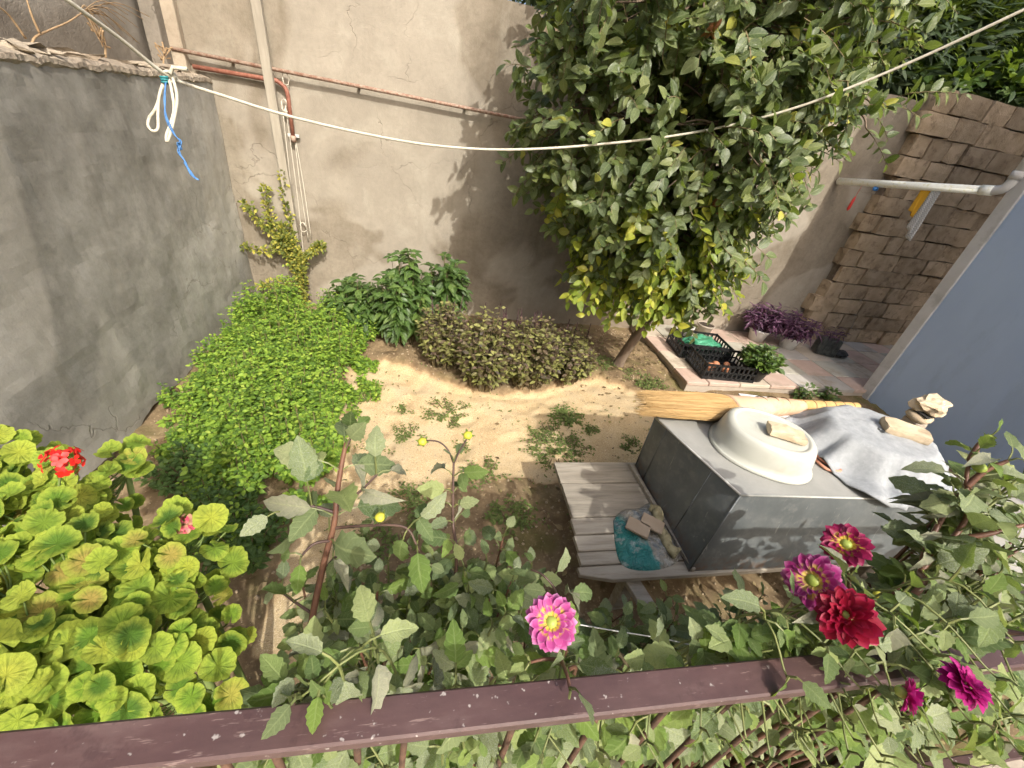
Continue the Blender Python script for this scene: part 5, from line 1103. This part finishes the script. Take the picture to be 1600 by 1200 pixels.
def petalmat(name, base, mid, tip, back):
    g = NG(name); uvn = g.n('ShaderNodeSeparateXYZ'); g.l(g.coords('UV'), uvn.inputs[0]); r = g.n('ShaderNodeObjectInfo').outputs['Random']
    v = g.math('ADD', uvn.outputs[1], g.math('MULTIPLY_ADD', r, .16, -.08)); c = g.ramp(v, [(0, base), (.42, base), (.58, mid), (.82, mid), (1, tip)])
    u = g.math('ABSOLUTE', g.math('MULTIPLY_ADD', uvn.outputs[0], 2., -1.)); c = g.mix(g.math('MULTIPLY', g.step(u, .6, 1.), .5), c, back)
    st_ = g.noise(g.mapping(g.coords('UV'), (14, 1, 1)), 3, 2); c = g.mix(g.math('MULTIPLY', st_, .25), c, mid)
    sh = g.pbr(c, .5, None, 0, .3); tr = g.n('ShaderNodeBsdfTranslucent'); g.l(c, tr.inputs[0]); mx = g.n('ShaderNodeMixShader'); mx.inputs[0].default_value = .3; g.l(sh, mx.inputs[1]); g.l(tr.outputs[0], mx.inputs[2]); return g.done(mx.outputs[0])
T_dp = leaf_tpl(5, .46, .55, -.08, 1.55); T_dp2 = leaf_tpl(5, .50, .35, .22, 1.6)
PM = {k: [tpl_mesh('petal_blade', t, m) for t in (T_dp, T_dp2)] for k, m in (('pink', petalmat('pink_yellow_petal', (.66, .50, .03), (.42, .06, .24), (.66, .28, .50), (.60, .16, .40))), ('violet', petalmat('violet_yellow_petal', (.62, .50, .08), (.30, .022, .15), (.46, .17, .33), (.42, .10, .26))), ('crimson', petalmat('crimson_petal', (.25, .01, .02), (.26, .004, .025), (.34, .015, .06), (.20, .004, .03))), ('wine', petalmat('wine_yellow_petal', (.55, .42, .04), (.25, .008, .06), (.32, .02, .10), (.2, .01, .06))), ('magenta', petalmat('magenta_petal', (.36, .01, .12), (.36, .012, .16), (.44, .05, .24), (.28, .01, .12))))}
def flower(t, c, face, R, kind, rows, stalk):
    """dahlia head: rings of petals round a button; faces `face`"""
    face = face.normalized(); pth = smoothpath([stalk, stalk.lerp(c, .6) - face * .02, c - face * .012], 4); MB().tube(pth, .0032, 6).build('flower_stalk', M_dstg, t, True)
    V, F = blob(c - face * .004, (R * .55,) * 3, None, 2, .15, 3); hd = mk('flower', V, F, M_bg, t, True)
    x = face.orthogonal().normalized(); y = face.cross(x)
    for (n, rr, L, el_) in rows:
        a0 = U(0, 1)
        for k in range(n):
            a = a0 + 6.2832 * k / n + U(-.08, .08); rd_ = x * math.cos(a) + y * math.sin(a); e = R_(el_ + U(-9, 9))
            inst('petal', random.choice(PM[kind]), mat4(c + rd_ * R * rr, rd_ * math.cos(e) + face * math.sin(e), face * math.cos(e) - rd_ * math.sin(e) + rv(.15), R * L * U(.9, 1.08)), hd)
    return hd
OPEN = [(18, .18, .88, -14), (19, .17, .84, 0), (17, .16, .74, 14), (12, .14, .46, 30)]
FULL = [(16, .12, .9, -25), (18, .12, .88, 0), (16, .12, .75, 25), (12, .1, .6, 48), (8, .06, .45, 70)]
tocam = lambda p: (Vector(CAM) - p).normalized()
# tall bare-stemmed dahlia, left of centre
dA = thing('dahlia', 'tall dahlia with thick red stem and wilting top left of centre', 'dahlia', drop(D(478, 1060, 1.0)))
st_ = MB(); top = [D(478, 1080, 1.0), D(486, 980, .98), D(506, 880, .96), D(522, 820, .95), D(527, 770, .95), D(535, 720, .95), D(541, 692, .95)]
grow(dA, [BASE[dA]] + top, MIL, .11, .05, .26, st_, (.0095, .005), .015, .3)
for pth, kd, sz_ in (([D(522, 825, .95), D(560, 822, .94), D(600, 820, .93), D(635, 825, .93), D(650, 850, .93), D(662, 885, .94)], MIX, .065), ([D(522, 800, .95), D(480, 790, .93), D(440, 800, .92)], MIL, .10), ([D(527, 790, .95), D(560, 770, .95), D(590, 740, .96)], MIL, .10), ([D(515, 845, .95), D(490, 850, .93), D(470, 870, .92)], FRESH, .08), ([D(500, 900, .97), D(525, 870, .98), D(560, 850, 1.0)], MIL, .07), ([D(490, 960, .98), D(460, 940, .99), D(440, 925, 1.0)], MIL, .07), ([D(540, 700, .95), D(545, 690, .95), D(550, 680, .95)], FRESH, .085), ([D(478, 1075, .95), D(482, 1075, .62), D(492, 1085, .515)], FRESH, .05), ([D(478, 1075, .95), D(462, 1080, .62), D(458, 1100, .505)], FRESH, .05), ([D(478, 1085, .95), D(500, 1080, .62), D(512, 1100, .51)], FRESH, .05)):
    grow(dA, pth, kd, sz_, .05, .12, st_, (.004, .0025), .004, .25, M_dstd)
bud(dA, D(594, 808, .93), Vector((-.4, -.2, .6)), .012); tag(st_.build('petioles', M_dstg, dA), kind='stuff')
# budding dahlia in front of the sand
dB = thing('dahlia', 'slim dahlia with two yellow buds in front of the sand', 'dahlia', drop(D(712, 900, 1.15))); st_ = MB()
grow(dB, [BASE[dB], D(712, 900, 1.15), D(708, 820, 1.15), D(708, 760, 1.15), D(709, 722, 1.15)], MIX, .065, .05, .38, st_, (.006, .003), .0, .6, M_dstd)
for pth, b_ in (([D(709, 725, 1.15), D(700, 703, 1.15), D(685, 690, 1.15), D(664, 688, 1.15)], (660, 690)), ([D(709, 725, 1.15), D(718, 705, 1.15), D(727, 690, 1.15), D(730, 684, 1.15)], (731, 680))):
    MB().tube(smoothpath(pth, 4), .0024, 5).build('flower_stalk', M_dstd, dB, True); bud(dB, D(*b_, 1.15), Vector((0, -.3, .8)), .013)
tag(st_.build('petioles', M_dstg, dB), kind='stuff')
# dahlia with the pink flower
dC = thing('dahlia', 'dahlia holding the open pink and yellow flower above the railing', 'dahlia', drop(D(880, 1090, .82))); st_ = MB()
cC = D(862, 972, .60); nd = D(876, 1030, .61)
grow(dC, [BASE[dC], D(885, 1080, .85), D(880, 1050, .72), nd], FRESH, .055, .05, .12, st_, (.005, .003), .035, .5); grow(dC, [nd, D(850, 1030, .60), D(828, 1035, .60)], MIL, .05, .04, .06, st_, (.003, .002), 0, .3); grow(dC, [nd, D(886, 1055, .565), D(890, 1075, .55)], FRESH, .06, .04, .05, st_, (.003, .002), 0, .2)
flower(dC, cC, tocam(cC) + Vector((0, 0, .1)), .039, 'pink', OPEN, nd); tag(st_.build('petioles', M_dstg, dC), kind='stuff')
grow(dC, [nd, D(870, 930, .85), D(850, 900, .88), D(830, 890, .9)], MIX, .06, .05, .1, MB(), (.003, .002), 0, .3, M_dstd)
# right-hand cluster with flowers
def fdahlia(label, path, kind, size, fl, dep=.4):
    t = thing('dahlia', label, 'dahlia', drop(path[0])); st_ = MB(); pp = grow(t, [BASE[t]] + path, kind, size, .06, dep, st_, (.0075, .0035), .01, .6)
    for (c, face, R, k, rows, sp_) in fl: flower(t, c, face, R, k, rows, sp_)
    tag(st_.build('petioles', M_dstg, t), kind='stuff'); return t
c1 = D(1322, 850, .90); fdahlia('dahlia with the wine red yellow-centred flower by the chest', [D(1330, 980, .96), D(1328, 930, .97), D(1325, 895, .98)], MIX, .07, [(c1, tocam(c1) * .9 + Vector((-.1, .0, .55)), .046, 'wine', OPEN, D(1326, 900, .99))], .25)
c2 = D(1270, 907, .66); fdahlia('dahlia with the violet and yellow flower below the chest', [D(1300, 1010, .86), D(1294, 950, .80)], MIX, .07, [(c2, tocam(c2) * .8 + Vector((-.45, 0, .1)), .042, 'violet', OPEN, D(1294, 950, .80))], .25)
c3 = D(1322, 962, .575); fdahlia('dahlia with the dark crimson full flower', [D(1356, 1050, .78), D(1342, 1008, .68)], FRESH, .065, [(c3, tocam(c3) * .7 + Vector((-.2, .1, .3)), .041, 'crimson', FULL, D(1342, 1008, .68))], .22)
c4 = D(1510, 1068, .56); fdahlia('dahlia with the magenta flower at the right edge of the railing', [D(1503, 1105, .80)], MIX, .075, [(c4, Vector((.2, -.1, .9)), .031, 'magenta', FULL, D(1503, 1105, .80))], .25)
c5 = D(1414, 1084, .55); fdahlia('dahlia with the half closed magenta flower below the crimson one', [D(1424, 1112, .80)], FRESH, .08, [(c5, Vector((.5, -.5, .2)), .027, 'magenta', [(12, .1, .8, 10), (12, .1, .8, 35), (10, .08, .7, 60)], D(1424, 1112, .80))], .2)
tD = thing('dahlia', 'tallest branching dahlia with thick brown stems at the right edge', 'dahlia', drop(D(1400, 960, 1.0))); st_ = MB()
for pth, kd, sz_, dp_ in (([BASE[tD], D(1390, 960, 1.0), D(1440, 890, 1.0), D(1490, 840, 1.0), D(1512, 800, 1.0), D(1510, 750, 1.0), D(1516, 715, 1.0)], MIL, .085, .34), ([D(1490, 842, 1.0), D(1540, 835, .97), D(1600, 820, .95)], MIL, .085, .25), ([D(1510, 760, 1.0), D(1540, 735, .98), D(1575, 720, .96)], MIX, .075, .2), ([D(1440, 890, 1.0), D(1450, 850, 1.02), D(1478, 800, 1.03), D(1490, 770, 1.03)], MIL, .075, .22), ([D(1516, 720, 1.0), D(1530, 695, 1.0), D(1545, 685, 1.0)], FRESH, .045, .05), ([D(1500, 980, .85), D(1560, 985, .82), D(1620, 995, .8)], MIX, .07, .2)):
    grow(tD, pth, kd, sz_, .05, dp_, st_, (.008, .004), .0, .5, M_dst)
bud(tD, D(1530, 730, .98), Vector((0, -.2, .8)), .014, False); bud(tD, D(1545, 684, 1.), Vector((0, -.2, .8)), .010, False); tag(st_.build('petioles', M_dstg, tD), kind='stuff')
for (px_, py_, dp_) in ((1372, 930, .92), (1470, 1045, .8), (1415, 930, .94), (1360, 1075, .8)): bud(tD, D(px_, py_, dp_), Vector((-.2, -.3, .8)), .010)
# leafy flowerless dahlias, row by row
ORD = ['first', 'second', 'third', 'fourth', 'fifth', 'sixth', 'seventh', 'eighth', 'ninth', 'tenth', 'eleventh', 'twelfth', 'thirteenth', 'fourteenth', 'fifteenth', 'sixteenth', 'seventeenth', 'eighteenth', 'nineteenth', 'twentieth']
def row(where, tops, kind, size, spread, dep, over=False):
    for i, (px_, py_, d_) in enumerate(sorted(tops)):
        tp = D(px_, py_, d_); t = thing('dahlia', f'flowerless leafy dahlia {where}, {ORD[i]} from the left', 'dahlia', drop(tp), 'flowerless dahlias'); st_ = MB(); b = BASE[t]
        for k in range(2 if over else 3):
            e = tp + Vector((U(-spread, spread), U(-spread * .3, spread), U(-.12, .02))) if k else tp
            if e.y < .27 and not over: e.y = .27 + U(0, .04)
            m_ = b.lerp(e, .55) + Vector((U(-.04, .04), U(0, .05), 0)); way = [b, m_, e]
            if over: sx_ = U(-.11, .11); way = [b, Vector((e.x + sx_, .34, e.z * .6)), Vector((e.x + sx_ * .8, .29, e.z - .02)), e + rv(.01)]
            grow(t, way, kind, size, .062, dep, st_, ((.0032, .0014) if over else (.006, .003)), .0, .65, M_dstg if over else random.choice((M_dst, M_dstg)))
        tag(st_.build('petioles', M_dstg, t), kind='stuff')
row('just under the railing', [(430, 1165, .80), (560, 1150, .82), (670, 1170, .82), (790, 1160, .82), (930, 1140, .84), (1060, 1130, .84), (1180, 1125, .84), (1290, 1140, .82), (1400, 1160, .80), (1530, 1150, .80), (1600, 1120, .85)], MIX, .066, .12, .36)
row('at the lower right corner', [(1130, 1190, .86), (1240, 1180, .88), (1330, 1190, .86), (1440, 1190, .9), (1550, 1200, .88), (1600, 1060, .95), (1480, 1110, .95), (1350, 1120, .95)], MIX, .068, .14, .38)
row('right behind the railing', [(560, 1010, .95), (640, 1000, .98), (720, 1000, .98), (790, 960, 1.0), (960, 1030, .95), (1210, 1060, .90), (1560, 900, .92), (1580, 1010, .88), (1450, 970, .92), (1390, 1060, .95), (1510, 960, .95), (1270, 1070, .98)], MIX, .064, .12, .32)
row('in the dense middle patch', [(470, 980, 1.1), (590, 910, 1.12), (680, 880, 1.15), (760, 880, 1.12), (830, 890, 1.08), (640, 940, 1.2), (540, 900, 1.25)], MIX, .062, .13, .38)
row('in the shade below the table', [(970, 975, 1.35), (1050, 975, 1.35), (1140, 970, 1.35), (1210, 985, 1.25), (900, 1010, 1.2)], DARK, .07, .12, .25)
row('between chest and railing at the right', [(1560, 780, 1.0), (1590, 860, 1.0), (1480, 900, 1.0), (1540, 900, .98), (1600, 740, 1.0)], MIL, .08, .12, .26)
row('pushing out between the balusters', [(400, 1195, .58), (520, 1185, .59), (610, 1190, .59), (690, 1185, .59), (770, 1175, .59), (850, 1185, .59), (930, 1165, .60), (1010, 1170, .60), (1090, 1150, .60), (1170, 1150, .60), (1250, 1140, .61), (1340, 1150, .60), (1440, 1160, .60), (1210, 1190, .57), (1290, 1185, .58), (1390, 1190, .57), (1490, 1180, .58), (1570, 1170, .58), (1590, 1120, .60)], MIX, .054, .05, .16, True)
row('arching over the railing', [(1222, 1055, .60), (1345, 1075, .59), (1400, 1100, .58), (1465, 1055, .61), (482, 1092, .50), (500, 1080, .51), (1550, 1050, .60), (1595, 1010, .62)], MIX, .05, .025, .16, True)
row('filling the gap at the right edge', [(1560, 1040, .9), (1600, 1110, .86), (1540, 1100, .92), (1600, 960, .95), (1500, 1040, .98), (1570, 1130, 1.0), (1520, 1150, 1.05), (1610, 1050, 1.05), (1450, 1130, 1.0), (1630, 1150, .95)], MIX, .078, .14, .42)
row('beyond the right end of the view', [(1680, 1060, .95), (1760, 1020, 1.0), (1850, 980, 1.1), (1950, 960, 1.15), (2060, 930, 1.25), (2200, 900, 1.35)], MIX, .09, .14, .4)  # unseen plants, added for their dappled leaf shadow on the chest front
row('on the near side of the railing', [(1480, 1150, .78), (1530, 1120, .80), (1570, 1165, .78), (1600, 1110, .82), (1450, 1195, .74), (1620, 1190, .76)], MIX, .07, .08, .3, True)
